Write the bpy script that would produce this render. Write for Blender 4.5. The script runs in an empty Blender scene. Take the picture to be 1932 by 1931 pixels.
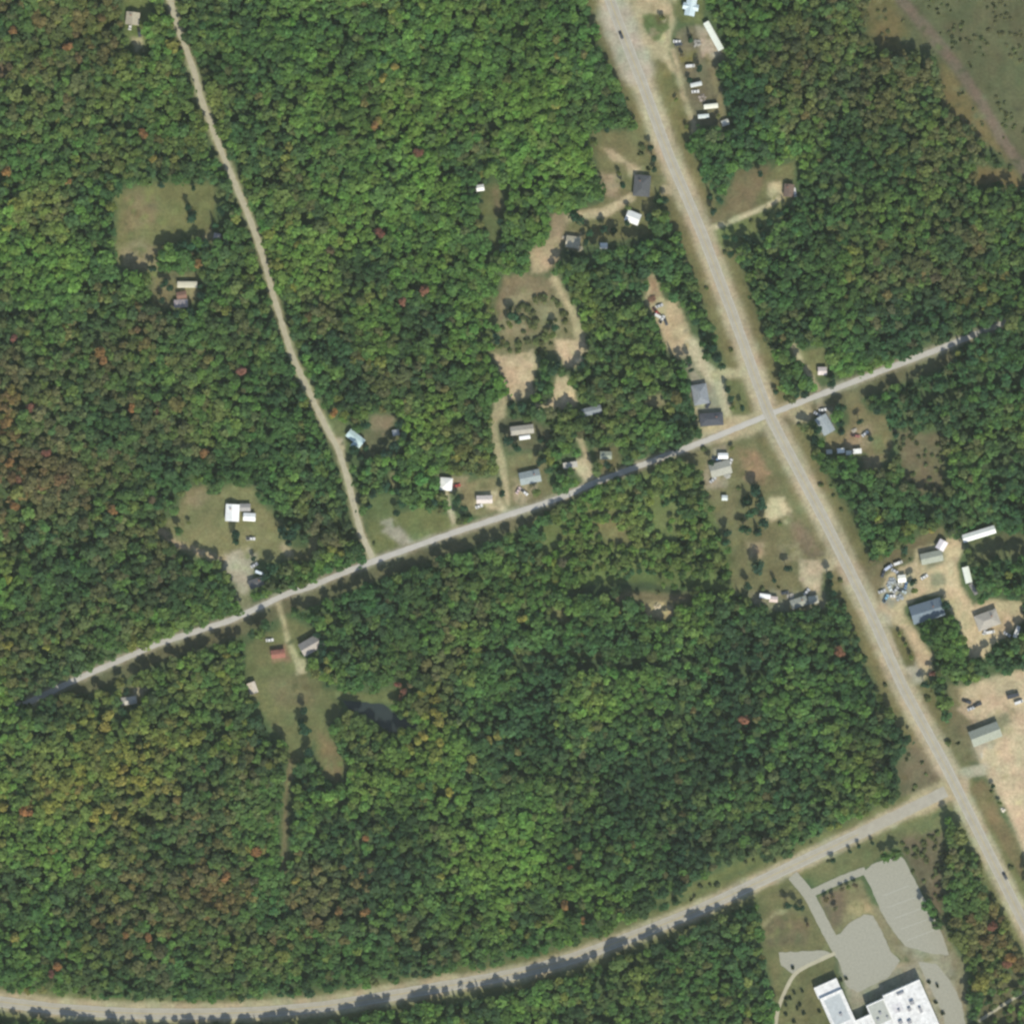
import bpy, bmesh, math, random
import numpy as np
from mathutils import Vector, Matrix

S = 0.32                       # metres per layout unit (photo is 1932 x 1931 units)
def W(p): return ((p[0]-966.0)*S, (965.5-p[1])*S)
def ang(d): return math.radians(d)

# ------------------------------------------------------------------ camera, sky, sun, exposure
sc = bpy.context.scene
cam_d = bpy.data.cameras.new("camera"); cam = bpy.data.objects.new("camera", cam_d)
sc.collection.objects.link(cam); sc.camera = cam
CAM_H = 3000.0
cam.location = (0, 0, CAM_H)
cam_d.sensor_fit = 'HORIZONTAL'; cam_d.sensor_width = 36
cam_d.lens = 36*CAM_H/(1932*S)
cam_d.clip_start = 10; cam_d.clip_end = 20000
SUN_EL, SUN_AZ = 43.0, 162.0    # azimuth clockwise from north (+Y)
wd = bpy.data.worlds.new("World"); sc.world = wd; wd.use_nodes = True
nt = wd.node_tree; bg = nt.nodes['Background']
sky = nt.nodes.new('ShaderNodeTexSky'); sky.sky_type = 'NISHITA'; sky.sun_disc = False
sky.sun_elevation = ang(SUN_EL); sky.sun_rotation = ang(SUN_AZ)
nt.links.new(sky.outputs[0], bg.inputs[0]); bg.inputs[1].default_value = 0.125
sl = bpy.data.lights.new("sun", 'SUN'); sl.energy = 4.2; sl.angle = ang(0.53); sl.color = (1, 0.945, 0.80)
so = bpy.data.objects.new("sun", sl); sc.collection.objects.link(so)
sdir = Vector((math.sin(ang(SUN_AZ))*math.cos(ang(SUN_EL)), math.cos(ang(SUN_AZ))*math.cos(ang(SUN_EL)), math.sin(ang(SUN_EL))))
so.rotation_euler = sdir.to_track_quat('Z', 'Y').to_euler(); so.location = (0, 0, 400)
sc.view_settings.view_transform = 'Standard'; sc.view_settings.look = 'None'
sc.view_settings.exposure = 0.3; sc.view_settings.gamma = 1.0
sc.cycles.filter_width = 2.6
sc.cycles.volume_bounces = 1
sc.cycles.max_bounces = 5

rng = np.random.default_rng(11); random.seed(5)
COL = sc.collection

# ------------------------------------------------------------------ tagging helpers
def tag(o, label=None, cat=None, group=None, kind=None):
    if label: o['label'] = label
    if cat: o['category'] = cat
    if group: o['group'] = group
    if kind: o['kind'] = kind
    return o
def empty(name, x, y, rz=0, z=0.0):
    o = bpy.data.objects.new(name, None); COL.objects.link(o)
    o.empty_display_size = 1; o.location = (x, y, z); o.rotation_euler = (0, 0, rz); return o
def mesh_obj(name, verts, faces, mat, parent=None):
    me = bpy.data.meshes.new(name); me.from_pydata([tuple(v) for v in verts], [], faces); me.update()
    if mat: me.materials.append(mat)
    o = bpy.data.objects.new(name, me); COL.objects.link(o)
    if parent: o.parent = parent
    return o
class MB:
    def __init__(s): s.v = []; s.f = []
    def box(s, x0, x1, y0, y1, z0, z1, taper=0.0, rz=0, c=(0, 0)):
        b = len(s.v)
        cx, cy = (x0+x1)/2, (y0+y1)/2
        for z, t in ((z0, 0), (z1, taper)):
            for x, y in ((x0, y0), (x1, y0), (x1, y1), (x0, y1)):
                xx = cx+(x-cx)*(1-t); yy = cy+(y-cy)*(1-t)
                if rz:
                    dx, dy = xx-c[0], yy-c[1]
                    xx = c[0]+dx*math.cos(rz)-dy*math.sin(rz); yy = c[1]+dx*math.sin(rz)+dy*math.cos(rz)
                s.v.append((xx, yy, z))
        for q in ((3, 2, 1, 0), (4, 5, 6, 7), (0, 1, 5, 4), (1, 2, 6, 5), (2, 3, 7, 6), (3, 0, 4, 7)):
            s.f.append(tuple(b+i for i in q))
        return s
    def prism(s, prof, x0, x1):            # profile in (y,z), extruded along x
        b = len(s.v); n = len(prof)
        for x in (x0, x1):
            for y, z in prof: s.v.append((x, y, z))
        s.f.append(tuple(b+i for i in range(n))[::-1]); s.f.append(tuple(b+n+i for i in range(n)))
        for i in range(n):
            j = (i+1) % n; s.f.append((b+i, b+j, b+n+j, b+n+i))
        return s
    def cyl(s, p0, p1, r0, r1, n=8):
        p0 = Vector(p0); p1 = Vector(p1); d = (p1-p0).normalized()
        a = d.orthogonal().normalized(); c = d.cross(a); b = len(s.v)
        for p, r in ((p0, r0), (p1, r1)):
            for i in range(n):
                t = 2*math.pi*i/n; s.v.append(tuple(p+a*math.cos(t)*r+c*math.sin(t)*r))
        for i in range(n):
            j = (i+1) % n; s.f.append((b+i, b+j, b+n+j, b+n+i))
        s.f.append(tuple(b+i for i in range(n))[::-1]); s.f.append(tuple(b+n+i for i in range(n)))
        return s
    def build(s, name, mat, parent=None): return mesh_obj(name, s.v, s.f, mat, parent)

# ------------------------------------------------------------------ materials
def new_mat(name):
    m = bpy.data.materials.new(name); m.use_nodes = True
    return m, m.node_tree, m.node_tree.nodes['Principled BSDF']
def mottled(name, col, scale=0.4, amount=0.25, rough=0.9, detail=6, metallic=0.0, spec=0.2, bump=0.0, second=None, streak=None):
    """object-space noise varies the albedo"""
    m, t, b = new_mat(name)
    tc = t.nodes.new('ShaderNodeTexCoord'); n = t.nodes.new('ShaderNodeTexNoise')
    n.inputs['Scale'].default_value = scale; n.inputs['Detail'].default_value = detail; n.inputs['Roughness'].default_value = 0.65
    if streak:
        mp = t.nodes.new('ShaderNodeMapping'); mp.inputs['Scale'].default_value = streak
        t.links.new(tc.outputs['Object'], mp.inputs[0]); t.links.new(mp.outputs[0], n.inputs['Vector'])
    else: t.links.new(tc.outputs['Object'], n.inputs['Vector'])
    r = t.nodes.new('ShaderNodeValToRGB')
    lo = [c*(1-amount) for c in col]; hi = [min(1, c*(1+amount)) for c in (second or col)]
    r.color_ramp.elements[0].position = 0.3; r.color_ramp.elements[0].color = (*lo, 1)
    r.color_ramp.elements[1].position = 0.7; r.color_ramp.elements[1].color = (*hi, 1)
    t.links.new(n.outputs[0], r.inputs[0]); t.links.new(r.outputs[0], b.inputs['Base Color'])
    b.inputs['Roughness'].default_value = rough; b.inputs['Metallic'].default_value = metallic
    b.inputs['Specular IOR Level'].default_value = spec
    if bump:
        bp = t.nodes.new('ShaderNodeBump'); bp.inputs['Strength'].default_value = bump; bp.inputs['Distance'].default_value = 0.3
        t.links.new(n.outputs[0], bp.inputs['Height']); t.links.new(bp.outputs[0], b.inputs['Normal'])
    return m
def leaf_mat(name, source):
    m, t, b = new_mat(name)
    if source == 'attr':
        a = t.nodes.new('ShaderNodeAttribute'); a.attribute_name = 'leafcol'; out = a.outputs['Color']
    else:
        a = t.nodes.new('ShaderNodeObjectInfo'); out = a.outputs['Color']
    tc = t.nodes.new('ShaderNodeTexCoord'); n = t.nodes.new('ShaderNodeTexNoise'); n.inputs['Scale'].default_value = 0.9
    n.inputs['Detail'].default_value = 3
    t.links.new(tc.outputs['Object'], n.inputs['Vector'])
    mr = t.nodes.new('ShaderNodeMapRange'); mr.inputs['From Min'].default_value = .3; mr.inputs['From Max'].default_value = .7
    mr.inputs['To Min'].default_value = 0.6; mr.inputs['To Max'].default_value = 1.4
    t.links.new(n.outputs[0], mr.inputs[0])
    mx = t.nodes.new('ShaderNodeVectorMath'); mx.operation = 'SCALE'
    t.links.new(out, mx.inputs[0]); t.links.new(mr.outputs[0], mx.inputs['Scale'])
    t.links.new(mx.outputs[0], b.inputs['Base Color'])
    b.inputs['Roughness'].default_value = 0.75; b.inputs['Specular IOR Level'].default_value = 0.15
    tr = t.nodes.new('ShaderNodeBsdfTranslucent'); t.links.new(mx.outputs[0], tr.inputs['Color']); ms = t.nodes.new('ShaderNodeMixShader')
    ms.inputs[0].default_value = .45; t.links.new(b.outputs[0], ms.inputs[1]); t.links.new(tr.outputs[0], ms.inputs[2])
    t.links.new(ms.outputs[0], t.nodes['Material Output'].inputs['Surface'])
    return m
M_leafA = leaf_mat('forest_foliage', 'attr'); M_leafO = leaf_mat('tree_foliage', 'obj')
M_bark = mottled('bark', (0.11, 0.09, 0.07), 3, .4)
M_glass, _t, _b = new_mat('window_glass'); _b.inputs['Base Color'].default_value = (.03, .04, .05, 1); _b.inputs['Roughness'].default_value = .12
M_white = mottled('white_paint', (.72, .72, .70), 2, .06, .6)
M_door = mottled('door_paint', (.28, .2, .15), 2, .15, .6)
M_metal = mottled('dull_metal', (.35, .35, .36), 2, .15, .45, metallic=.6)
M_tyre = mottled('rubber', (.025, .025, .027), 4, .2)
M_brick = mottled('brick', (.30, .16, .12), 4, .25)
M_lamp, _t, _b = new_mat('headlight_glass'); _b.inputs['Base Color'].default_value = (.8, .8, .78, 1); _b.inputs['Roughness'].default_value = .15
M_walls = [mottled('siding_cream', (.55, .50, .40), 1, .08), mottled('siding_white', (.66, .66, .63), 1, .08),
           mottled('siding_grey', (.34, .36, .37), 1, .1), mottled('siding_tan', (.42, .34, .24), 1, .1)]
_rc = {}
def roof_mat(c, metal=False):
    k = (tuple(c), metal)
    if k not in _rc:
        _rc[k] = mottled('roof_surface', c, .8 if metal else 1.3, .1 if metal else .24, .45 if metal else .9, spec=.4 if metal else .15,
                         streak=(1, .15, 1) if metal else None)
    return _rc[k]
_pc = {}
def paint_mat(c):
    k = tuple(c)
    if k not in _pc: _pc[k] = mottled('car_paint', c, 1.5, .08, .35, spec=.5)
    return _pc[k]

# ------------------------------------------------------------------ layout geometry
TX = [0, 476.7, 953.5, 1430.2]; TY = [0, 476.7, 953.5, 1429.4]; K = .25988
def P(r, c, pts): return [(TX[c-1]+x*K, TY[r-1]+y*K) for x, y in pts]
def pt(r, c, x, y): return (TX[c-1]+x*K, TY[r-1]+y*K)

def vnoise(x, y, scale, seed):
    r = np.random.default_rng(seed); n = 256; lat = r.random((n, n))
    u = x/scale+1000; v = y/scale+1000
    i = np.floor(u).astype(int); j = np.floor(v).astype(int); fu = u-i; fv = v-j
    fu = fu*fu*(3-2*fu); fv = fv*fv*(3-2*fv)
    g = lambda a, b: lat[a % n, b % n]
    return (g(i, j)*(1-fu)*(1-fv)+g(i+1, j)*fu*(1-fv)+g(i, j+1)*(1-fu)*fv+g(i+1, j+1)*fu*fv)*2-1
def fnoise(x, y, scale, seed, oct=3):
    a = 0; w = 1; s = 0
    for o in range(oct):
        a = a+w*vnoise(x, y, scale/2**o, seed+o); s += w; w *= .55
    return a/s
def sdf_poly(x, y, pts):
    d2 = np.full(x.shape, 1e12); inside = np.zeros(x.shape, bool); n = len(pts)
    for i in range(n):
        ax, ay = pts[i]; bx, by = pts[(i+1) % n]
        ex, ey = bx-ax, by-ay; L = ex*ex+ey*ey+1e-9
        t = np.clip(((x-ax)*ex+(y-ay)*ey)/L, 0, 1)
        d2 = np.minimum(d2, (x-ax-t*ex)**2+(y-ay-t*ey)**2)
        c = ((ay > y) != (by > y)) & (x < (bx-ax)*(y-ay)/((by-ay) if by != ay else 1e-9)+ax)
        inside ^= c
    d = np.sqrt(d2); return np.where(inside, -d, d)
def sdf_line(x, y, pts, w):
    d2 = np.full(x.shape, 1e12)
    for i in range(len(pts)-1):
        ax, ay = pts[i]; bx, by = pts[i+1]
        ex, ey = bx-ax, by-ay; L = ex*ex+ey*ey+1e-9
        t = np.clip(((x-ax)*ex+(y-ay)*ey)/L, 0, 1)
        d2 = np.minimum(d2, (x-ax-t*ex)**2+(y-ay-t*ey)**2)
    return np.sqrt(d2)-w/2

# road centre lines (layout units)
MAIN = [(1110, -130), (1150, 0), (1187, 95), (1210, 150), (1260, 290), (1325, 440), (1400, 640), (1450, 782), (1550, 970), (1640, 1150), (1700, 1290), (1785, 1445), (1805, 1487), (1857, 1591), (1893, 1663), (1934, 1745), (2000, 1880), (2060, 2010)]
COLL = [(-130, 1868), (0, 1889), (110, 1903), (240, 1911), (380, 1912), (502, 1908), (610, 1899), (726, 1879), (850, 1858), (979, 1836), (1080, 1808), (1167, 1776), (1310, 1720), (1455, 1652), (1620, 1573), (1785, 1492), (1812, 1478)]
CROSS = [(-130, 1395), (0, 1347), (60, 1322), (150, 1278), (295, 1215), (440, 1168), (545, 1118), (585, 1107), (630, 1087), (700, 1060), (860, 1003), (1055, 940), (1120, 911), (1335, 830), (1400, 803), (1450, 782), (1615, 718), (1782, 654), (1830, 635), (1934, 592), (2070, 530)]
WEST = [(285, -120), (320, -5), (335, 52), (356, 104), (369, 146), (382, 195), (403, 247), (421, 294), (438, 333), (460, 385), (478, 429), (494, 478), (523, 581), (542, 643), (557, 685), (586, 744), (609, 794), (638, 846), (656, 903), (672, 970), (680, 1003), (702, 1052)]
BOG = [(1650, -140), (1632, 0), (1640, 60), (1655, 95), (1700, 98), (1742, 95), (1770, 118), (1780, 200), (1800, 222), (1835, 250), (1875, 285), (1932, 345), (2080, 420), (2080, -140)]
LAWN = (.112, .145, .052); OLIVE = (.135, .13, .068); DRY = (.20, .175, .10); SAND = (.42, .335, .225); TAN = (.32, .28, .18)
GREY = (.34, .32, .26); BROWN = (.17, .13, .085); BOGC = (.088, .095, .05); DIRTY = (.25, .21, .14); FIELD = (.122, .132, .056); GREEN = (.085, .12, .045)
# (kind, geometry, width, colour, feather, wobble, tree density, tree scale)
L = []
def poly(pts, col, fe=5, wo=6, dens=0.0, size=1.0, grow=4): L.append(('p', pts, 0, col, fe, wo, dens, size, grow))
def line(pts, w, col, fe=4, wo=2, dens=0.0, size=1.0, grow=3): L.append(('l', pts, w, col, fe, wo, dens, size, grow))
# --- verges first
line(MAIN[:12], 92, (.125, .118, .055), 10, 7, .05, .5, 0)
line(MAIN[11:], 70, FIELD, 10, 6, .1, .5, 0)
line(COLL, 60, FIELD, 10, 6, .12, .5, 0)
line(CROSS[2:-2], 18, (.10, .10, .055), 6, 4, .0, .6, 1)
line(CROSS, 8, (.09, .09, .05), 4, 2, .0, .6, -1)
line([(a, b+18) for a, b in CROSS[3:-3]], 38, (.10, .10, .055), 6, 4, .0, .6, 3)
line(WEST, 20, (.13, .13, .065), 6, 4, .0, .6, 3)
# --- bog upper right
poly(BOG, BOGC, 8, 9, .55, .40)
poly([(1640, -100), (1640, 60), (1660, 92), (1700, 95), (1712, 60), (1690, 10), (1680, -100)], (.13, .115, .052), 12, 8, .3, .4)
poly([(1775, 120), (1800, 140), (1840, 200), (1880, 262), (1900, 300), (1850, 262), (1805, 222), (1782, 190)], (.145, .118, .056), 9, 6, .3, .4)
line([(1690, -140), (1700, 0), (1745, 52), (1800, 118), (1850, 190), (1890, 262), (1940, 330), (2060, 470)], 20, (.135, .108, .082), 4, 3, .03, .4)
poly(P(1, 4, [(1600, 1210), (1850, 1240), (1931, 1330), (1880, 1380), (1750, 1345), (1570, 1330)]), (.17, .13, .062), 8, 5, .1, .5)
# --- left field
poly([(221, 365), (262, 352), (300, 343), (330, 345), (405, 345), (412, 375), (404, 410), (400, 440), (415, 448), (380, 450), (345, 440), (326, 468), (305, 475), (300, 500), (292, 520), (262, 515), (230, 503), (219, 480), (221, 430)], FIELD, 6, 5)
poly([(235, 365), (262, 360), (290, 372), (300, 420), (260, 430), (232, 440)], (.165, .135, .075), 14, 8)
poly([(225, 470), (262, 452), (300, 470), (298, 505), (262, 512), (232, 500)], (.21, .18, .11), 12, 6)
poly([(285, 515), (372, 515), (374, 568), (345, 580), (292, 580), (284, 545)], (.15, .14, .075), 6, 5)
poly([(345, 545), (372, 540), (372, 560), (350, 565)], DRY, 4, 3)
line([(388, 445), (410, 448), (425, 452)], 10, TAN, 5, 3); line([(397, 432), (398, 452)], 8, DRY, 4, 2)
# --- top-left house
poly([(225, -30), (272, -30), (285, 20), (276, 100), (252, 100), (236, 60), (232, 20)], LAWN, 6, 4)
poly([(247, 70), (268, 68), (272, 97), (256, 98)], (.34, .30, .19), 4, 2)
poly([(-20, 120), (20, 118), (12, 145), (-20, 150)], BROWN, 6, 4)
# --- small shed strip
poly([(912, 350), (935, 343), (952, 362), (950, 408), (940, 440), (946, 462), (933, 470), (922, 445), (914, 418), (900, 400)], (.105, .125, .055), 5, 5, .04, .5)
line([(935, 362), (940, 400)], 14, (.15, .13, .075), 7, 4)
# --- top-middle apron and yards
poly([(1125, -60), (1278, -60), (1276, 30), (1268, 60), (1262, 104), (1282, 140), (1240, 135), (1246, 112), (1225, 112), (1222, 170), (1178, 150)], TAN, 6, 3)
poly([(1213, 29), (1226, 25), (1263, 27), (1262, 52), (1247, 74), (1234, 79), (1224, 68), (1213, 47)], GREEN, 4, 2)
poly([(1230, 27), (1262, 28), (1258, 45), (1238, 42)], (.07, .065, .03), 5, 3)
poly([(1240, 116), (1258, 118), (1272, 150), (1290, 190), (1310, 240), (1308, 262), (1280, 262), (1258, 215), (1238, 160)], (.125, .12, .052), 5, 3)
poly([(1276, 60), (1320, 45), (1345, 60), (1368, 110), (1352, 130), (1372, 230), (1360, 240), (1312, 235), (1292, 180), (1282, 130), (1272, 100)], (.13, .12, .075), 6, 6, .05, .5)
poly([(1290, 60), (1312, 55), (1316, 95), (1286, 90)], (.10, .095, .065), 6, 4)
poly([(1278, 98), (1314, 96), (1312, 118), (1285, 120)], (.14, .125, .05), 5, 3)
line([(1270, 95), (1279, 130), (1289, 182), (1309, 232), (1311, 250)], 11, TAN, 5, 2)
poly([(1313, 50), (1335, 54), (1361, 102), (1342, 112), (1324, 108)], (.31, .265, .205), 4, 2)
line([(1334, 105), (1346, 138), (1351, 161), (1359, 192), (1363, 222)], 10, DRY, 4, 2)
poly([(1258, -40), (1330, -40), (1326, 45), (1290, 42), (1270, 30)], (.11, .125, .055), 5, 3)
# --- yard left of highway
poly([(1115, 247), (1155, 246), (1198, 250), (1212, 290), (1230, 310), (1240, 345), (1238, 392), (1225, 410), (1232, 440), (1180, 455), (1110, 460), (1060, 455), (1046, 410), (1080, 400), (1140, 378), (1130, 325), (1120, 290)], (.125, .125, .06), 7, 7, .07, .55)
poly([(1133, 278), (1156, 280), (1182, 302), (1212, 318), (1210, 340), (1188, 330), (1178, 310), (1156, 306)], TAN, 5, 3)
poly([(1133, 327), (1168, 330), (1172, 372), (1150, 375), (1132, 355)], DIRTY, 6, 4)
line([(1190, 372), (1163, 388), (1146, 400), (1115, 404), (1070, 408), (1055, 420)], 17, (.37, .32, .21), 5, 3)
poly([(1250, 350), (1275, 348), (1275, 370), (1248, 366)], TAN, 4, 2)
poly([(1058, 440), (1096, 440), (1098, 475), (1070, 470)], (.29, .26, .18), 6, 5)
line([(1055, 412), (1050, 450), (1035, 475), (1018, 500)], 30, DIRTY, 7, 5)
poly([(1000, 470), (1055, 440), (1057, 492), (1031, 513), (1003, 516)], (.33, .27, .175), 6, 4)
poly([(953, 520), (995, 515), (1045, 528), (1052, 560), (1031, 582), (945, 600), (930, 580)], (.17, .14, .085), 8, 6, .06, .4)
poly([(932, 572), (1000, 548), (1010, 562), (950, 585)], (.24, .22, .13), 6, 5)
poly([(925, 590), (1045, 560), (1090, 600), (1100, 650), (1050, 665), (940, 680), (908, 660), (905, 620)], (.14, .14, .075), 9, 10, .62, .62)
poly([(905, 560), (935, 560), (940, 650), (912, 660)], (.10, .125, .05), 10, 9, .75, .75, 0)
poly([(940, 600), (990, 590), (1000, 625), (950, 640)], (.20, .185, .11), 10, 8, .3, .5)
poly([(1010, 575), (1050, 580), (1060, 620), (1020, 610)], (.22, .20, .12), 10, 8, .3, .5)
line([(1046, 525), (1063, 560), (1083, 598), (1095, 640), (1085, 665)], 17, (.34, .30, .19), 6, 4)
poly([(931, 668), (960, 672), (1005, 662), (1012, 690), (1005, 720), (1007, 744), (975, 756), (958, 752), (946, 715)], SAND, 5, 4)
poly([(1048, 640), (1104, 643), (1104, 669), (1083, 692), (1065, 690), (1050, 666)], SAND, 5, 4)
poly([(1052, 711), (1068, 711), (1083, 737), (1087, 765), (1057, 773), (1030, 770), (1042, 740)], SAND, 5, 4)
line([(1010, 765), (1040, 770)], 10, TAN, 4, 2)
line([(944, 762), (936, 785), (932, 805), (938, 845), (948, 880), (955, 915), (958, 950)], 14, TAN, 5, 3); line([(945, 758), (942, 782)], 22, TAN, 5, 3)
poly([(945, 790), (1008, 795), (1040, 812), (1030, 850), (960, 850), (945, 830)], (.10, .10, .06), 6, 5, .1, .6)
poly([(960, 862), (1010, 852), (1030, 870), (1035, 905), (1050, 935), (965, 965), (958, 900)], OLIVE, 5, 4, .03, .5)
poly([(885, 905), (935, 900), (948, 925), (955, 962), (905, 975), (870, 960), (862, 905)], (.15, .14, .075), 6, 5, .04, .5)
poly([(900, 932), (938, 925), (952, 955), (948, 966), (922, 960), (898, 950)], (.36, .31, .21), 5, 4)
poly([(970, 905), (1010, 900), (1012, 930), (985, 955), (968, 945)], (.27, .23, .16), 6, 5)
poly([(1062, 878), (1099, 862), (1112, 862), (1124, 903), (1104, 912), (1089, 888)], (.43, .38, .26), 5, 3)
line([(1093, 825), (1103, 850), (1110, 875)], 9, TAN, 4, 2)
poly([(1120, 845), (1165, 840), (1175, 880), (1130, 900)], (.12, .115, .06), 6, 5, .1, .5)
# --- sandy lot inside highway strip
poly([(1229, 518), (1242, 536), (1252, 568), (1276, 566), (1289, 594), (1304, 638), (1312, 653), (1297, 671), (1276, 676), (1258, 656), (1245, 622), (1230, 591), (1219, 568), (1222, 540)], (.40, .33, .215), 5, 4)
poly([(1224, 520), (1238, 530), (1246, 560), (1228, 575)], (.24, .17, .11), 6, 4)
line([(1305, 650), (1322, 686), (1352, 722), (1368, 757), (1380, 792)], 26, (.37, .34, .24), 6, 3)
line([(1350, 708), (1398, 703)], 18, TAN, 5, 2)
poly([(1290, 670), (1315, 700), (1345, 730), (1362, 790), (1352, 806), (1322, 800), (1305, 740)], (.22, .21, .16), 6, 4)
poly([(1215, 750), (1252, 742), (1255, 765), (1225, 772)], (.24, .22, .13), 6, 4)
poly([(1322, 806), (1380, 780), (1440, 785), (1435, 812), (1370, 842), (1325, 832)], TAN, 6, 4)
poly([(1367, 721), (1403, 721), (1411, 763), (1416, 783), (1382, 783), (1374, 752)], (.10, .115, .05), 4, 2)
line([(1312, 770), (1318, 800)], 5, TAN, 3, 1)
# --- corner below crossing
poly([(1375, 830), (1425, 828), (1462, 880), (1500, 950), (1565, 1060), (1520, 1120), (1555, 1145), (1490, 1150), (1420, 1140), (1405, 1120), (1385, 1122), (1372, 1080), (1378, 1040), (1340, 960), (1320, 900), (1300, 862), (1345, 842)], (.13, .13, .065), 7, 6, .07, .5)
poly([(1395, 850), (1430, 850), (1450, 890), (1440, 915), (1400, 900)], (.23, .165, .10), 8, 6)
poly([(1345, 845), (1370, 838), (1378, 880), (1370, 920), (1330, 925), (1325, 900)], (.23, .21, .155), 6, 5)
poly([(1340, 925), (1385, 925), (1392, 1000), (1385, 1030), (1355, 990)], (.14, .145, .075), 6, 5)
poly([(1452, 940), (1478, 938), (1492, 965), (1484, 985), (1472, 975), (1455, 985), (1440, 975)], (.44, .38, .25), 5, 4)
poly([(1488, 965), (1530, 1005), (1556, 1048), (1530, 1052), (1500, 1030)], (.15, .12, .08), 8, 5, .1, .4)
poly([(1410, 1025), (1440, 1022), (1445, 1045), (1415, 1050)], (.30, .25, .16), 8, 4)
poly([(1465, 1030), (1505, 1025), (1515, 1055), (1480, 1060)], (.24, .215, .13), 8, 5)
poly([(1508, 1055), (1562, 1055), (1576, 1073), (1552, 1080), (1550, 1122), (1529, 1122), (1512, 1100)], (.40, .34, .24), 6, 4)
line([(1558, 1062), (1590, 1060)], 20, TAN, 5, 2)
poly([(1415, 1118), (1470, 1112), (1560, 1118), (1556, 1148), (1480, 1152), (1420, 1140)], (.19, .185, .125), 6, 5)
# --- right side yards
poly(P(1, 3, [(1680, 1250), (1780, 1220), (1931, 1200), (1931, 1500), (1700, 1590), (1500, 1640), (1460, 1600), (1560, 1540)]) + [], (.145, .125, .07), 7, 6, .04, .5)
poly([(1440, 330), (1465, 312), (1498, 305), (1500, 340), (1492, 372), (1482, 390), (1440, 405), (1430, 380)], (.13, .135, .062), 6, 5)
poly([(1448, 345), (1472, 342), (1482, 362), (1476, 384), (1450, 385)], (.40, .34, .22), 6, 3)
line([(1322, 433), (1350, 428), (1378, 418), (1412, 404), (1445, 390), (1468, 376)], 7, (.36, .32, .20), 3, 1)
line([(1345, 440), (1385, 425), (1430, 412), (1470, 398)], 14, (.12, .135, .06), 6, 4)
poly([(1493, 655), (1520, 662), (1555, 654), (1560, 688), (1548, 712), (1525, 705), (1495, 682)], (.14, .145, .07), 6, 4)
line([(1495, 650), (1512, 680), (1527, 706), (1545, 735), (1546, 768), (1556, 785)], 10, (.33, .29, .20), 4, 2)
poly([(1470, 770), (1530, 760), (1535, 790), (1500, 800)], TAN, 7, 4)
poly([(1596, 742), (1617, 745), (1638, 778), (1669, 784), (1682, 807), (1684, 841), (1672, 869), (1650, 870), (1623, 855), (1556, 848), (1555, 815), (1588, 817), (1600, 795)], (.15, .135, .072), 6, 5)
poly([(1598, 812), (1640, 800), (1650, 830), (1630, 850), (1590, 840)], (.22, .18, .115), 6, 5)
poly([(1645, 820), (1672, 815), (1675, 855), (1650, 860)], (.12, .14, .065), 6, 4)
poly([(1620, 855), (1660, 860), (1665, 890), (1630, 885)], (.22, .195, .12), 6, 5, .1, .5)
poly([(1545, 765), (1570, 770), (1572, 815), (1548, 820)], (.22, .215, .17), 5, 4)
poly([(1690, 812), (1775, 815), (1785, 920), (1740, 935), (1705, 900)], (.11, .10, .06), 9, 8, .55, .5)
# --- east complex
poly(P(3, 4, [(720, 470), (880, 420), (1000, 300), (1130, 240), (1260, 160), (1350, 160), (1350, 240), (1150, 340), (1040, 440), (930, 500), (880, 760), (760, 640)]), (.14, .125, .07), 6, 5, .12, .5)
poly(P(3, 4, [(880, 770), (900, 620), (930, 500), (1040, 440), (1130, 400), (1150, 310), (1310, 280), (1405, 230), (1475, 240), (1490, 300), (1445, 440), (1475, 580), (1560, 720), (1700, 680), (1800, 690), (1931, 700), (1931, 830), (1870, 880), (1800, 960), (1700, 1010), (1650, 1105), (1540, 1105), (1500, 1000), (1470, 880), (1400, 760), (1340, 650), (1200, 650), (1060, 730), (1060, 790), (1120, 870), (1200, 990), (1262, 1080), (1262, 1220), (1200, 1255), (1150, 1180), (1120, 1050), (1050, 900), (970, 850)]), (.40, .33, .215), 5, 3)
poly(P(3, 4, [(1170, 330), (1350, 330), (1350, 430), (1230, 460), (1170, 420)]), (.19, .185, .125), 5, 4)
poly(P(3, 4, [(1250, 500), (1360, 490), (1360, 570), (1260, 580)]), (.22, .21, .14), 4, 3)
poly(P(3, 4, [(900, 590), (1080, 520), (1150, 580), (1100, 640), (940, 740), (890, 690)]), (.24, .245, .20), 6, 4)
poly(P(3, 4, [(860, 770), (960, 790), (960, 870), (1000, 900), (1180, 1200), (1200, 1280), (1130, 1290), (1010, 1120), (860, 860)]), GREY, 6, 2)
# lower east lot
poly(P(3, 4, [(1410, 1330), (1560, 1285), (1760, 1240), (2100, 1100), (2500, 1100), (2500, 3200), (1931, 1940), (1620, 1870), (1540, 1700), (1540, 1600), (1430, 1500)]), (.40, .33, .225), 7, 5)
poly(P(3, 4, [(1390, 1290), (1470, 1330), (1450, 1480), (1560, 1560), (1550, 1700), (1610, 1850), (1500, 1860), (1400, 1700), (1380, 1500)]), (.145, .135, .075), 7, 5, .06, .4)
poly(P(3, 4, [(1500, 1600), (1800, 1500), (1860, 1560), (1700, 1700), (1560, 1720)]), (.19, .18, .115), 8, 5)
poly(P(3, 4, [(1780, 1440), (1870, 1520), (1931, 1560), (1870, 1500)]), (.15, .14, .075), 8, 5)
poly(P(3, 4, [(1560, 1720), (1720, 1670), (1760, 1760), (1600, 1830)]), (.33, .30, .24), 9, 4)
poly(P(4, 4, [(820, 1060), (900, 1080), (1080, 1370), (1060, 1470), (940, 1420), (830, 1160)]), (.17, .165, .10), 6, 3)
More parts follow.
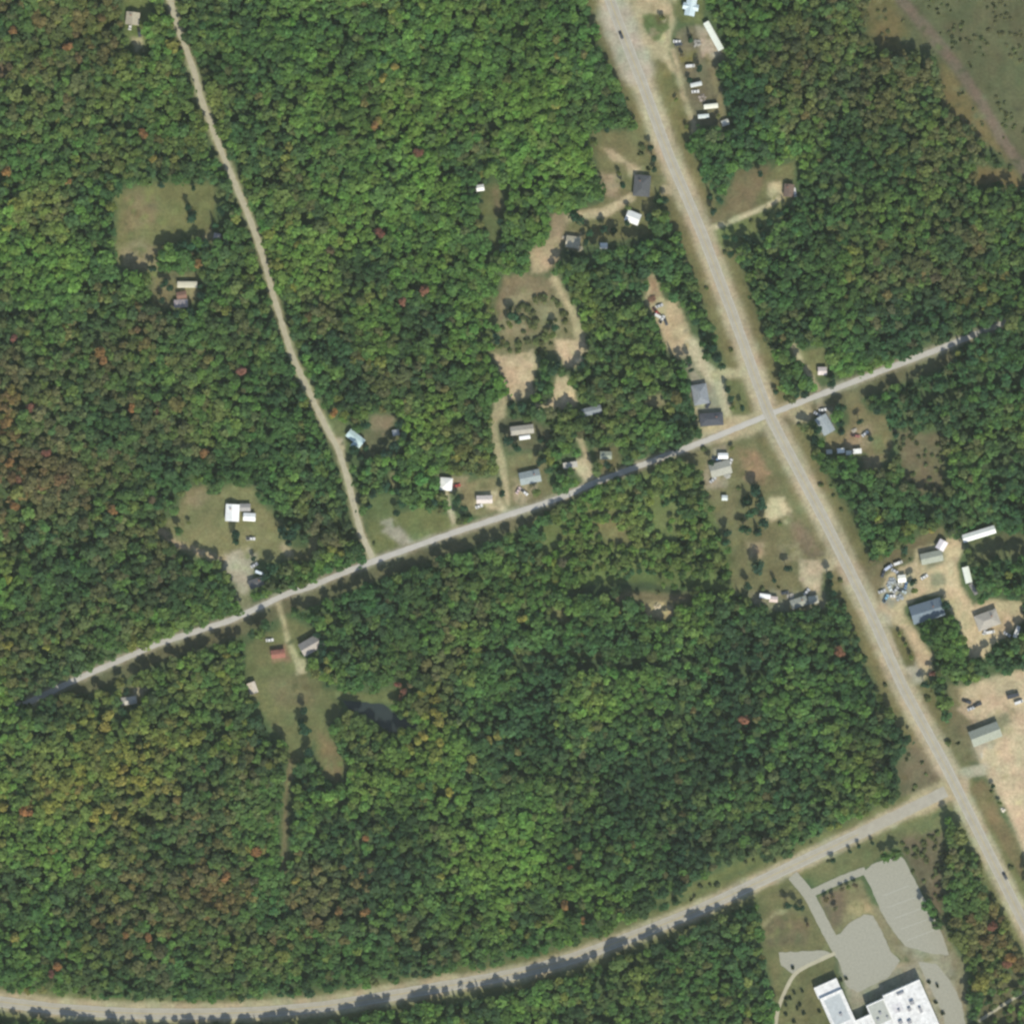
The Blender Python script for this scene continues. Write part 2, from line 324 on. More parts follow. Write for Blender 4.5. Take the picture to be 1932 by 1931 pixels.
# field right of highway, lower
poly(P(4, 4, [(1630, 80), (1760, 300), (1860, 520), (1931, 700), (2400, 1500), (2400, -900), (1900, -300), (1600, -40)]), (.41, .335, .23), 7, 4)
poly(P(4, 4, [(1545, 240), (1580, 170), (1630, 145), (1700, 230), (1760, 400), (1860, 560), (1931, 740), (1931, 900), (1800, 690), (1680, 480), (1600, 340)]), (.14, .12, .062), 5, 3, .04, .4)
line(P(4, 4, [(1440, 130), (1640, 80)]), 20, (.33, .31, .24), 5, 2)
# --- left house clearing
poly([(345, 940), (352, 920), (385, 916), (400, 933), (440, 916), (478, 918), (486, 948), (512, 965), (545, 1000), (552, 1035), (595, 1040), (590, 1060), (530, 1056), (480, 1060), (420, 1058), (370, 1050), (310, 1022), (303, 1005), (315, 980), (330, 970)], (.145, .148, .072), 6, 5)
poly([(350, 922), (385, 920), (392, 940), (372, 955), (348, 950)], (.20, .165, .10), 8, 5)
line([(303, 1000), (330, 1026), (368, 1038), (405, 1052), (430, 1058)], 12, (.36, .28, .19), 5, 3)
poly([(425, 1045), (465, 1030), (485, 1045), (478, 1085), (468, 1120), (458, 1138), (445, 1105), (420, 1075)], (.29, .27, .21), 5, 4)
poly([(445, 1120), (470, 1120), (478, 1150), (455, 1150)], (.17, .17, .10), 6, 4)
line([(536, 1032), (545, 1042)], 14, (.32, .27, .18), 6, 3)
poly([(585, 1010), (600, 1010), (598, 1035), (585, 1045)], (.22, .20, .11), 5, 3)
# --- house by track
poly([(612, 795), (640, 790), (660, 810), (650, 860), (636, 840)], (.11, .13, .06), 5, 4)
poly([(628, 826), (648, 826), (648, 862), (640, 870)], (.34, .30, .23), 4, 3)
poly([(700, 785), (745, 780), (742, 825), (715, 840), (700, 820)], (.18, .155, .10), 6, 5)
poly([(662, 820), (760, 800), (752, 855), (680, 870)], (.09, .10, .055), 6, 5)
# --- lawn near junction
poly([(690, 980), (740, 970), (800, 955), (860, 975), (868, 1000), (790, 1025), (740, 1040), (705, 1045), (695, 1015)], (.115, .135, .055), 6, 5, .03, .5)
poly([(716, 980), (738, 978), (763, 1003), (778, 1026), (760, 1033), (737, 1013), (721, 1002)], (.27, .26, .21), 5, 3)
poly([(695, 940), (740, 935), (748, 968), (715, 985), (694, 975)], (.10, .13, .055), 6, 4)
line([(841, 928), (846, 955), (855, 980), (862, 1002)], 9, (.36, .33, .24), 4, 2)
poly([(828, 895), (885, 898), (882, 920), (850, 930), (828, 925)], (.20, .18, .11), 5, 4)
poly([(736, 892), (746, 890), (746, 918), (736, 918)], (.19, .185, .10), 4, 3)
# --- shrubby land below the cross road
poly([(1100, 925), (1290, 865), (1330, 930), (1370, 1040), (1375, 1100), (1250, 1120), (1000, 1110), (930, 1080), (960, 1010)], (.105, .145, .052), 12, 10, .93, .86, 0)
poly([(1110, 955), (1190, 965), (1190, 1030), (1165, 1035), (1115, 1000)], (.135, .13, .06), 12, 9, .4, .75, 0)
poly([(1010, 990), (1060, 985), (1080, 1030), (1020, 1050)], (.11, .14, .052), 10, 9, .3, .75, 0)
poly([(1235, 960), (1275, 950), (1290, 1010), (1240, 1030)], (.11, .14, .055), 10, 9, .35, .75, 0)
line([(1085, 1118), (1140, 1098), (1220, 1092), (1300, 1098), (1370, 1110)], 18, (.09, .125, .045), 6, 5, .05, .4, 0)
poly([(1040, 1140), (1085, 1150), (1080, 1180), (1050, 1175)], (.13, .13, .06), 8, 6, .15, .45, 0)
poly(P(3, 3, [(1010, 690), (1110, 670), (1215, 740), (1215, 800), (1130, 830), (1020, 790)]), (.36, .29, .17), 5, 5)
line(P(3, 3, [(800, 690), (880, 650), (1000, 660), (1200, 670), (1340, 670)]), 22, (.15, .13, .075), 8, 6, .1, .4, 0)
line([(955, 1238), (1010, 1232), (1080, 1232), (1150, 1236)], 10, (.10, .12, .05), 6, 4, .1, .4, 0)
# --- lower left farm
poly([(468, 1215), (500, 1195), (522, 1188), (540, 1160), (575, 1180), (600, 1190), (565, 1230), (580, 1275), (605, 1285), (618, 1310), (640, 1325), (644, 1345), (618, 1370), (640, 1420), (652, 1440), (640, 1482), (620, 1472), (600, 1445), (592, 1400), (578, 1425), (560, 1440), (552, 1480), (548, 1560), (540, 1640), (533, 1640), (534, 1500), (545, 1440), (540, 1400), (515, 1375), (490, 1335), (470, 1295), (465, 1250)], (.118, .13, .058), 6, 5)
poly([(500, 1285), (570, 1270), (600, 1300), (590, 1335), (520, 1335)], (.14, .13, .068), 12, 8)
poly([(600, 1380), (632, 1400), (648, 1440), (640, 1475), (615, 1455)], (.16, .13, .07), 9, 5)
poly([(600, 1300), (700, 1308), (740, 1300), (760, 1325), (700, 1325), (640, 1320)], (.115, .13, .055), 7, 5, .06, .4)
poly([(508, 1222), (540, 1215), (548, 1245), (515, 1250)], (.21, .135, .09), 6, 4)
line([(524, 1133), (528, 1150), (537, 1178), (543, 1208), (557, 1240), (566, 1262)], 9, (.34, .31, .19), 4, 2)
poly([(556, 1240), (575, 1245), (576, 1268), (560, 1272)], (.34, .31, .20), 4, 2)
line([(548, 1430), (541, 1520), (537, 1640)], 10, (.15, .13, .075), 4, 3)
poly([(228, 1300), (262, 1290), (280, 1300), (268, 1322), (232, 1335)], (.16, .15, .075), 5, 4)
poly([(250, 1296), (278, 1298), (262, 1318), (250, 1316)], (.32, .28, .20), 4, 3)
poly([(468, 1283), (482, 1285), (486, 1315), (474, 1310)], DRY, 5, 2)
# --- lower right grounds
poly(P(4, 4, [(360, 800), (860, 560), (1060, 500), (1350, 400), (1350, 560), (1160, 640), (1040, 690), (1010, 640), (800, 790), (420, 930)]), (.11, .125, .058), 6, 4, .03, .4)
poly(P(4, 4, [(1040, 560), (1340, 540), (1345, 1200), (1250, 1060), (1150, 880), (1060, 700)]), (.105, .09, .058), 8, 6, .5, .5)
poly(P(4, 4, [(0, 1000), (250, 900), (360, 1000), (560, 1380), (560, 2100), (100, 2100), (130, 1800), (60, 1500), (30, 1250)]), (.12, .125, .06), 7, 5, .02, .4)
poly(P(4, 4, [(440, 1010), (740, 880), (830, 1060), (900, 1250), (830, 1140), (760, 1130), (600, 1270), (560, 1290)]), (.155, .145, .08), 6, 4, .02, .4)
poly(P(4, 4, [(450, 1010), (620, 930), (640, 1060), (600, 1200), (540, 1230)]), (.115, .095, .065), 8, 5)
poly(P(4, 4, [(640, 1100), (700, 1030), (800, 1030), (840, 1120), (700, 1150)]), (.26, .225, .125), 8, 5)
poly(P(4, 4, [(50, 1230), (110, 1130), (220, 1110), (340, 1160), (370, 1270), (350, 1360), (70, 1360)]), (.12, .105, .062), 9, 4)
line(P(4, 4, [(45, 1210), (100, 1140), (190, 1105)]), 8, (.22, .21, .12), 4, 2)
poly(P(4, 4, [(1340, 1200), (1420, 1380), (1500, 1500), (1540, 2100), (1380, 2100), (1150, 1500), (1000, 1400), (1050, 1350), (1250, 1400)]), (.17, .155, .10), 8, 5, .02, .4)
poly(P(4, 4, [(940, 1500), (1150, 1480), (1160, 1570), (960, 1640)]), (.33, .27, .19), 8, 5)
poly(P(4, 4, [(1160, 1460), (1400, 1580), (1540, 2100), (1300, 2100)]), (.27, .25, .19), 7, 4)
poly(P(4, 4, [(1600, 1780), (1931, 1480), (2200, 1400), (2200, 2000), (1620, 2000)]), (.10, .10, .055), 8, 6, .5, .7)
line([(1338, 436), (1378, 425), (1412, 411), (1445, 397), (1470, 384)], 20, (.12, .14, .06), 5, 3)
poly([(1335, 442), (1400, 415), (1475, 388), (1480, 415), (1440, 432), (1400, 458), (1352, 474)], (.115, .14, .055), 6, 4, .12, .5)
line([(1318, 434), (1350, 428), (1378, 418), (1412, 404), (1445, 390), (1468, 376)], 9, (.42, .37, .25), 3, 1)
poly([(1722, 1392), (1755, 1420), (1786, 1465), (1760, 1488), (1700, 1500), (1692, 1450)], (.125, .108, .068), 10, 6, .1, .4)
poly([(1235, 1700), (1330, 1655), (1420, 1612), (1440, 1622), (1300, 1690)], (.12, .14, .055), 8, 6, .15, .5)
# --- highway, shoulders
poly(P(4, 4, [(580, 1480), (900, 1560), (1180, 1470), (1195, 1600), (770, 1790), (730, 2000), (640, 1720)]), (.23, .225, .165), 5, 2)
poly(P(4, 4, [(1040, 1370), (1395, 1425), (1430, 1620), (1180, 1520)]), (.25, .24, .175), 6, 3)
SH0 = len(L)
# worn, weedy and damp blots that break up every clearing
BR = random.Random(77); blots = []
CLR = [q for q in L if q[0] == 'p' and q[6] <= .6 and len(q[1]) >= 4]
for q in CLR:
    xs = [a_[0] for a_ in q[1]]; ys = [a_[1] for a_ in q[1]]; x0_, x1_, y0_, y1_ = max(min(xs), -60), min(max(xs), 2000), max(min(ys), -60), min(max(ys), 2000)
    k_ = int(max(0, (x1_-x0_)*(y1_-y0_))/420); k_ = min(k_, 120)
    for _ in range(k_):
        x_, y_ = BR.uniform(x0_, x1_), BR.uniform(y0_, y1_)
        if sdf_poly(np.array([x_]), np.array([y_]), q[1])[0] > -3: continue
        m_ = BR.choice((.72, .8, .86, 1.16, 1.25)); gshift = BR.choice((.94, 1.0, 1.07)); c_ = (q[3][0]*m_/gshift, q[3][1]*m_, q[3][2]*m_*BR.uniform(.85, 1.1))
        a_ = BR.uniform(0, 3.14); l_ = BR.uniform(1, 9)
        blots.append(('l', [(x_, y_), (x_+l_*math.cos(a_), y_+l_*math.sin(a_))], BR.uniform(1.5, 7), c_, BR.uniform(3, 6), 4, None, 1, 0))
L.extend(blots)
line(MAIN[:12], 42, (.345, .30, .215), 9, 3)
line(MAIN[11:], 36, (.34, .305, .22), 7, 3)
line([(1162, 30), (1200, 130)], 62, GREY, 10, 3)
line(COLL, 32, (.345, .305, .22), 6, 3)
line([(a, b-7) for a, b in COLL[1:9]], 28, (.31, .275, .185), 7, 3)
line(CROSS, 17, (.27, .25, .19), 5, 3, grow=-5)
line(WEST, 13, (.37, .35, .24), 4, 2)
line([(1380, 812), (1520, 757)], 26, TAN, 8, 3)
line([(1740, 1515), (1800, 1485)], 44, TAN, 8, 3)

poly(P(3, 4, [(950, 880), (1010, 890), (1145, 1080), (1135, 1165), (1070, 1170), (1005, 1040)]), (.115, .112, .05), 4, 2)
# bands of shade behind taller rows: canopy gaps added, strip colour darkened too
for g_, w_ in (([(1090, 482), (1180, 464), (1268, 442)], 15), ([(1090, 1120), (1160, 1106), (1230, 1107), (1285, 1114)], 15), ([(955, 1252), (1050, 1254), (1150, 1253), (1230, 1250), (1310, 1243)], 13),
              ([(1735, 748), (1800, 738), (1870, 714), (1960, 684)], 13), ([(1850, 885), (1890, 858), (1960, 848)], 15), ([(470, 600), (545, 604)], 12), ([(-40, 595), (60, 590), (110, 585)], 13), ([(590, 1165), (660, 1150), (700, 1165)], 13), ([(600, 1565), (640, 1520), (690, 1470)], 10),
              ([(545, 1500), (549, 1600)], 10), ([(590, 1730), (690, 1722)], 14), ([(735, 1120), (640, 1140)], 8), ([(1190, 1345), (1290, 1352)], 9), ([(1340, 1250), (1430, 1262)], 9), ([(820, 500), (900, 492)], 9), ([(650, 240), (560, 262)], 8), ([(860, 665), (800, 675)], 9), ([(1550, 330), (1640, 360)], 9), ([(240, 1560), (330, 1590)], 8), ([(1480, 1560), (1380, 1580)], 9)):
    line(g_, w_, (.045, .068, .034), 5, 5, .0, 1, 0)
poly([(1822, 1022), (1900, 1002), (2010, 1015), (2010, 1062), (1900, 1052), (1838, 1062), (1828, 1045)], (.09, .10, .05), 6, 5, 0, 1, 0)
# ------------------------------------------------------------------ ground: ONE sheet to the horizon
fine = np.arange(-350, 350.01, 1.1)
ext = np.array([375, 420, 500, 650, 900, 1400, 2400, 4000, 6000.])
gx = np.concatenate([-ext[::-1], fine, ext]); n = len(gx)
GX, GY = np.meshgrid(gx, gx); px = GX.ravel(); py = GY.ravel()
DX = px/S+966; DY = 965.5-py/S
nz = fnoise(px, py, 30, 3, 4); n2 = fnoise(px, py, 5, 9, 3)
C = np.zeros((px.size, 3)); base = np.array((.060, .095, .042)); C[:] = base
C *= (1+.35*nz)[:, None]
wob = {}
w1 = fnoise(DX, DY, 26, 21, 4); w2 = fnoise(DX, DY, 9, 31, 3)
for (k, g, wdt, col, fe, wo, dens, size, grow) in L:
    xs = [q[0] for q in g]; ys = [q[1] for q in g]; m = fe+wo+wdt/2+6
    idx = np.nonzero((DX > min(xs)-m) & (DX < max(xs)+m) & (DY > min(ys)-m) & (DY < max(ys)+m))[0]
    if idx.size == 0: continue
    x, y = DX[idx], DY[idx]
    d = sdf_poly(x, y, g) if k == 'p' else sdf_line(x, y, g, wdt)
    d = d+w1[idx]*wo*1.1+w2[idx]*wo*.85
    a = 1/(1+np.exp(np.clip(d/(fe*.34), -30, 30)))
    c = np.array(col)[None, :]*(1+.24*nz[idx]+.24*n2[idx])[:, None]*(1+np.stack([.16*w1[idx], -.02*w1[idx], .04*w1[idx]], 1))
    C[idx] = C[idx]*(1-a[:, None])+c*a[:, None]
C = np.clip(C*np.array((1.0, 1.0, .94)), 0.01, .8)
ii = np.arange(n-1); I, J = np.meshgrid(ii, ii); q0 = (J*n+I).ravel()
quads = np.stack([q0, q0+1, q0+n+1, q0+n], 1).astype(np.int32)
def np_mesh(name, verts, quads, mat, color=None, cname='leafcol', parent=None):
    me = bpy.data.meshes.new(name); me.vertices.add(len(verts)); me.vertices.foreach_set('co', verts.astype(np.float32).ravel())
    me.loops.add(quads.size); me.loops.foreach_set('vertex_index', quads.astype(np.int32).ravel())
    me.polygons.add(len(quads)); me.polygons.foreach_set('loop_start', np.arange(0, quads.size, 4, dtype=np.int32))
    me.update(calc_edges=True)
    if color is not None:
        at = me.attributes.new(cname, 'FLOAT_COLOR', 'POINT')
        at.data.foreach_set('color', np.concatenate([color, np.ones((len(color), 1))], 1).astype(np.float32).ravel())
    me.materials.append(mat); o = bpy.data.objects.new(name, me); COL.objects.link(o)
    if parent: o.parent = parent
    return o
mg, t, b = new_mat('ground_surface')
a = t.nodes.new('ShaderNodeAttribute'); a.attribute_name = 'soil'
tc = t.nodes.new('ShaderNodeTexCoord'); nn = t.nodes.new('ShaderNodeTexNoise'); nn.inputs['Scale'].default_value = .55; nn.inputs['Detail'].default_value = 6
nn.inputs['Roughness'].default_value = .7
t.links.new(tc.outputs['Object'], nn.inputs['Vector'])
mr = t.nodes.new('ShaderNodeMapRange'); mr.inputs['From Min'].default_value = .3; mr.inputs['From Max'].default_value = .7
mr.inputs['To Min'].default_value = .72; mr.inputs['To Max'].default_value = 1.28
t.links.new(nn.outputs[0], mr.inputs[0]); mx = t.nodes.new('ShaderNodeVectorMath'); mx.operation = 'SCALE'
t.links.new(a.outputs['Color'], mx.inputs[0]); t.links.new(mr.outputs[0], mx.inputs['Scale']); t.links.new(mx.outputs[0], b.inputs['Base Color'])
b.inputs['Roughness'].default_value = .95; b.inputs['Specular IOR Level'].default_value = .05
g = np_mesh('ground', np.stack([px, py, px*0], 1), quads, mg, C, 'soil')
tag(g, 'ground of forest floor, grass, bare sand and dirt under the whole scene', 'ground', kind='structure')

# ------------------------------------------------------------------ roads and paved sheets
def resample(pts, step=8):
    out = []
    for i in range(len(pts)-1):
        a = np.array(pts[i], float); b2 = np.array(pts[i+1], float); k = max(1, int(np.hypot(*(b2-a))/step))
        for j in range(k): out.append(a+(b2-a)*j/k)
    out.append(np.array(pts[-1], float)); out = np.array(out)
    for _ in range(4): out[1:-1] = (out[:-2]+2*out[1:-1]+out[2:])/4
    return out
def strip(name, pts, w, mat, z, label, cat, wob=.6):
    c = resample(pts); tdir = np.gradient(c, axis=0); tdir /= np.hypot(tdir[:, 0], tdir[:, 1])[:, None]
    nr = np.stack([-tdir[:, 1], tdir[:, 0]], 1); v = []; f = []
    for i in range(len(c)):
        for s in (-1, 1):
            q = c[i]+nr[i]*s*(w/2+random.uniform(-wob, wob)); X, Y = W(q); v.append((X, Y, z))
    for i in range(len(c)-1): f.append((2*i, 2*i+1, 2*i+3, 2*i+2)[::-1] if False else (2*i, 2*i+2, 2*i+3, 2*i+1))
    o = mesh_obj(name, v, f, mat); tag(o, label, cat, kind='structure'); fix_up(o); return o
def fix_up(o):
    bm = bmesh.new(); bm.from_mesh(o.data)
    for fc in bm.faces:
        fc.normal_update()
        if fc.normal.z < 0: fc.normal_flip()
    bm.to_mesh(o.data); bm.free()
def sheet(name, pts, mat, z, label, cat, wob=1.2, step=7):
    r = []
    for i in range(len(pts)):
        a = np.array(pts[i], float); b2 = np.array(pts[(i+1) % len(pts)], float); k = max(1, int(np.hypot(*(b2-a))/step))
        for j in range(k): r.append(a+(b2-a)*j/k+np.array([random.uniform(-wob, wob), random.uniform(-wob, wob)])*(.5 if j == 0 else 1))
    v = [(*W(q), z) for q in r]
    o = mesh_obj(name, v, [tuple(range(len(v)))], mat); fix_up(o)
    bm = bmesh.new(); bm.from_mesh(o.data); bmesh.ops.triangulate(bm, faces=bm.faces); bm.to_mesh(o.data); bm.free()
    return tag(o, label, cat, kind='structure')
M_hwy = mottled('highway_asphalt', (.335, .315, .26), .2, .12, .9, 8); M_asph = mottled('side_asphalt', (.40, .385, .35), .15, .09, .9, 8)
M_dirt = mottled('dirt_track', (.37, .345, .255), .3, .14, .95, 8); M_lot = mottled('parking_asphalt', (.285, .28, .228), .8, .13, .9, 8)
M_conc = mottled('concrete', (.37, .345, .25), .3, .1, .9, 6)
strip('highway', MAIN, 20, M_hwy, .08, 'wide pale grey highway running from top centre to the lower right corner', 'road')
strip('collector_road', COLL[:-1], 21, M_hwy, .06, 'curving pale grey road along the bottom edge joining the highway', 'road')
strip('cross_road', CROSS, 10.5, M_asph, .07, 'narrow light grey road crossing the forest from left to right', 'road')
strip('forest_track', WEST, 10, M_dirt, .05, 'pale dirt track through the trees in the upper left', 'track', .9)
strip('entrance_road', P(4, 4, [(250, 850), (300, 905), (370, 990), (430, 1110), (500, 1250), (560, 1360), (600, 1430)]), 21, M_lot, .05, 'grey entrance road from bottom road down to the parking lots', 'road')
strip('connecting_lane', P(4, 4, [(385, 985), (500, 925), (640, 865), (780, 815)]), 14, M_lot, .045, 'short grey lane linking the entrance road to the long parking lot', 'road')
sheet('long_parking_lot', P(4, 4, [(760, 840), (830, 770), (910, 740), (1010, 690), (1065, 740), (1150, 910), (1280, 1160), (1350, 1310), (1385, 1430), (1250, 1420), (1070, 1365), (1000, 1280), (900, 1130), (830, 960)]), M_lot, .035, 'long grey parking lot with faint bay lines, right of the entrance road', 'parking lot')
sheet('wide_parking_lot', P(4, 4, [(540, 1290), (600, 1270), (660, 1200), (770, 1135), (835, 1145), (905, 1270), (960, 1400), (1030, 1470), (950, 1590), (720, 1700), (640, 1650), (590, 1480), (530, 1380)]), M_lot, .03, 'wide grey parking lot between the two white roofed wings and the lawn', 'parking lot')
sheet('small_parking_lot', P(4, 4, [(150, 1410), (480, 1395), (530, 1420), (420, 1470), (250, 1565), (165, 1500)]), M_lot, .03, 'small grey parking lot left of the entrance road', 'parking lot')
sheet('service_yard', P(4, 4, [(1165, 1480), (1290, 1490), (1400, 1620), (1480, 1780), (1530, 2100), (1370, 2100), (1345, 1860), (1210, 1590)]), M_lot, .03, 'grey paved service yard along the right side of the large white roof', 'yard')
strip('curved_footpath', P(4, 4, [(560, 1415), (500, 1440), (420, 1480), (330, 1520), (250, 1560), (225, 1640), (185, 1710), (150, 1790), (130, 1880), (125, 2050)]), 7, M_conc, .055, 'pale curved footpath around the shrub lawn at the bottom', 'path', .3)
strip('straight_footpath', P(4, 4, [(-60, 1815), (60, 1815), (150, 1822)]), 5, M_conc, .05, 'pale straight footpath from the woods to the shrub lawn', 'path', .3)
strip('corner_footpath', P(4, 4, [(1600, 1910), (1690, 1850), (1780, 1790), (1870, 1735), (2000, 1660)]), 6, M_conc, .05, 'pale footpath crossing the lower right corner', 'path', .3)
mk = MB()
for (xa, ya, xb, yb) in ((880, 1010, 1120, 915), (925, 1090, 1165, 1000), (970, 1170, 1215, 1080), (1015, 1250, 1255, 1160), (1060, 1330, 1300, 1240)):
    A = W(pt(4, 4, xa, ya)); B = W(pt(4, 4, xb, yb)); L0 = math.hypot(B[0]-A[0], B[1]-A[1]); cx, cy = (A[0]+B[0])/2, (A[1]+B[1])/2
    mk.box(cx-L0/2+2, cx+L0/2-2, cy-.13, cy+.13, .043, .047, rz=math.atan2(B[1]-A[1], B[0]-A[0]), c=(cx, cy))
tag(mk.build('parking_markings', mottled('worn_line_paint', (.38, .38, .34), 1, .1)), 'worn pale lines across the long parking lot', 'road markings', kind='structure')
M_ctr = mottled('worn_yellow_line', (.42, .33, .12), 1, .2); M_edge = mottled('worn_white_line', (.48, .48, .45), 1, .2)
def offs(pts, d):
    c = resample(pts, 30); td = np.gradient(c, axis=0); td /= np.hypot(td[:, 0], td[:, 1])[:, None]; return [(q[0]-t_[1]*d, q[1]+t_[0]*d) for q, t_ in zip(c, td)]
for nm_, rd in (('highway', MAIN), ('bottom road', COLL[:-2])):
    strip('road_markings', offs(rd, 0), .8, M_ctr, .1, 'worn yellow centre line of the '+nm_, 'road markings', .05)
    for d_ in (-8.6, 8.6): strip('road_markings', offs(rd, d_), .5, M_edge, .1, 'worn white edge line on the '+('right' if d_ < 0 else 'left')+' side of the '+nm_, 'road markings', .05)
M_water, _t, b = new_mat('pond_water'); b.inputs['Base Color'].default_value = (.025, .035, .035, 1); b.inputs['Roughness'].default_value = .18; b.inputs['Specular IOR Level'].default_value = .3
POND = P(3, 2, [(650, 1410), (740, 1420), (950, 1440), (1030, 1510), (1130, 1560), (1200, 1590), (1110, 1640), (1000, 1650), (930, 1600), (850, 1540), (720, 1500)])
sheet('pond', POND, M_water, .04, 'dark blue grey pond below the farm lawn', 'pond')
L.append(('p', POND, 0, (0, 0, 0), 4, 2, 0, 1, 1))

# ------------------------------------------------------------------ air: one closed box of thin haze round camera and scene
hz = MB().box(-6100, 6100, -6100, 6100, -1.0, CAM_H+60).build('haze', None); hm = bpy.data.materials.new('haze'); hm.use_nodes = True; ht = hm.node_tree
for nd in list(ht.nodes):
    if nd.type != 'OUTPUT_MATERIAL': ht.nodes.remove(nd)
pv = ht.nodes.new('ShaderNodeVolumePrincipled'); pv.inputs['Color'].default_value = (.90, .96, .90, 1); pv.inputs['Density'].default_value = 0.000018; pv.inputs['Anisotropy'].default_value = 0.2
ht.links.new(pv.outputs[0], [n_ for n_ in ht.nodes if n_.type == 'OUTPUT_MATERIAL'][0].inputs['Volume']); hz.data.materials.append(hm)
tag(hz, 'thin pale haze in the air between the camera and the land', 'haze', kind='stuff')

# ------------------------------------------------------------------ buildings
BLD = []      # (x, y, radius) in layout units, kept free of forest
MARK = []     # (x, y, phrase) places that labels can name
def gable(mb, l, w, z0, rise, ov=.35, x=0, y=0, rz=0, th=.14):
    b0 = len(mb.v); hw = w/2+ov
    e = rise/(w/2)*ov
    mb.prism([(-hw, z0-e), (-hw, z0-e+th), (0, z0+rise+th), (hw, z0-e+th), (hw, z0-e), (0, z0+rise)], -l/2-ov, l/2+ov)
    for i in range(b0, len(mb.v)):
        a, c, z = mb.v[i]; mb.v[i] = (x+a*math.cos(rz)-c*math.sin(rz), y+a*math.sin(rz)+c*math.cos(rz), z)
def hip(mb, l, w, z0, rise, ov=.4):
    hl, hw = l/2+ov, w/2+ov; r = max(l-w, 0.0)/2+.05
    if l < w: r = .05
    b = len(mb.v)
    mb.v += [(-hl, -hw, z0), (hl, -hw, z0), (hl, hw, z0), (-hl, hw, z0), (-r, 0, z0+rise), (r, 0, z0+rise), (-hl, -hw, z0-.15), (hl, -hw, z0-.15), (hl, hw, z0-.15), (-hl, hw, z0-.15)]
    mb.f += [tuple(b+i for i in q) for q in ((0, 1, 5, 4), (1, 2, 5), (2, 3, 4, 5), (3, 0, 4), (9, 8, 7, 6), (6, 7, 1, 0), (7, 8, 2, 1), (8, 9, 3, 2), (9, 6, 0, 3))]
def openings(e, l, w, h, nw, small=False):
    """door with handle and windows with panes, set on the long walls"""
    s = .7 if small else 1
    d = MB().box(-l*.12-.45*s, -l*.12+.45*s, -w/2-.06, -w/2-.003, .05, min(2.05, h-.3)).build('door', M_door, e)
    MB().box(-l*.12+.28*s, -l*.12+.36*s, -w/2-.12, -w/2-.062, 1.0, 1.08).build('handle', M_metal, d)
    for k in range(nw):
        side = -1 if k % 2 else 1
        x = (-l/2+l*(k//2+.75)/(max(1, (nw+1)//2)+.5))
        if side < 0 and abs(x+l*.12) < 1.2: x += 1.6
        if abs(x) > l/2-.7: continue
        y0 = side*w/2; a, b2 = sorted((y0+side*.003, y0+side*.07))
        f = MB().box(x-.6*s, x+.6*s, a, b2, .95*min(1, h/2.4), min(1.95, h-.25)).build('window', M_white, e)
        a, b2 = sorted((y0+side*.072, y0+side*.09))
        MB().box(x-.48*s, x+.48*s, a, b2, 1.06*min(1, h/2.4), min(1.83, h-.36)).build('pane', M_glass, f)
def building(name, cat, x, y, l, w, rot, col, label, kind='gable', h=2.7, rise=None, wall=0, windows=4, metal=False, chimney=False, group=None, mark=None, z=0):
    l *= S; w *= S; X, Y = W((x, y)); e = empty(name, X, Y, ang(rot), z); tag(e, label, cat, group)
    rise = rise if rise is not None else w*.18
    rm = roof_mat(col, metal); wm = M_walls[wall]
    mb = MB()
    if kind == 'gable': mb.prism([(-w/2, 0), (w/2, 0), (w/2, h), (0, h+rise), (-w/2, h)], -l/2, l/2)
    elif kind == 'cross':
        mb.prism([(-w/2, 0), (w/2, 0), (w/2, h), (0, h+rise), (-w/2, h)], -l/2, l/2)
        mb.box(-w*.3, w*.3, -l*.42, l*.42, 0, h-.05)
    elif kind == 'ell':
        mb.prism([(-w/2, 0), (w/2, 0), (w/2, h), (0, h+rise), (-w/2, h)], -l/2, l/2)
        mb.box(l/2-w*.95, l/2-.05, -w*1.1, -w/2+.02, 0, h-.05)
    else: mb.box(-l/2, l/2, -w/2, w/2, 0, h-.01)
    mb.build('wall', wm, e)
    rf = MB()
    if kind == 'gable': gable(rf, l, w, h, rise)
    elif kind == 'cross':
        gable(rf, l, w, h, rise); gable(rf, l*.86, w*.62, h-.03, rise*.8, rz=math.pi/2)
    elif kind == 'ell':
        gable(rf, l, w, h, rise); gable(rf, w*1.3, w*.95, h-.03, rise*.85, x=l/2-w*.48, y=-w*.5, rz=math.pi/2)
    elif kind == 'hip': hip(rf, l, w, h, rise)
    elif kind == 'arch':
        n = 6; pr = [(-w/2-.15, h-.06)]+[(-(w/2+.15)*math.cos(math.pi*i/n), h+rise*math.sin(math.pi*i/n)) for i in range(n+1)]+[(w/2+.15, h-.06)]
        rf.prism(pr, -l/2-.15, l/2+.15)
    else: rf.box(-l/2-.2, l/2+.2, -w/2-.2, w/2+.2, h, h+.22)
    r = rf.build('roof', rm, e)
    if chimney:
        MB().box(l*.2, l*.2+.7, w*.12, w*.12+.7, h+.2, h+rise+.8).build('chimney', M_brick, r)
    if min(l, w) > 5 and kind in ('gable', 'hip', 'cross', 'ell'):
        MB().cyl((-l*.25, -w*.2, h+rise*.3), (-l*.25, -w*.2, h+rise*.6+.5), .12, .12, 6).build('vent_pipe', M_metal, r)
    openings(e, l, w, h, windows, small=min(l, w) < 3.2)
    BLD.append((x, y, l/S, w/S, rot)); 
    if mark: MARK.append((x, y, mark))
    return e
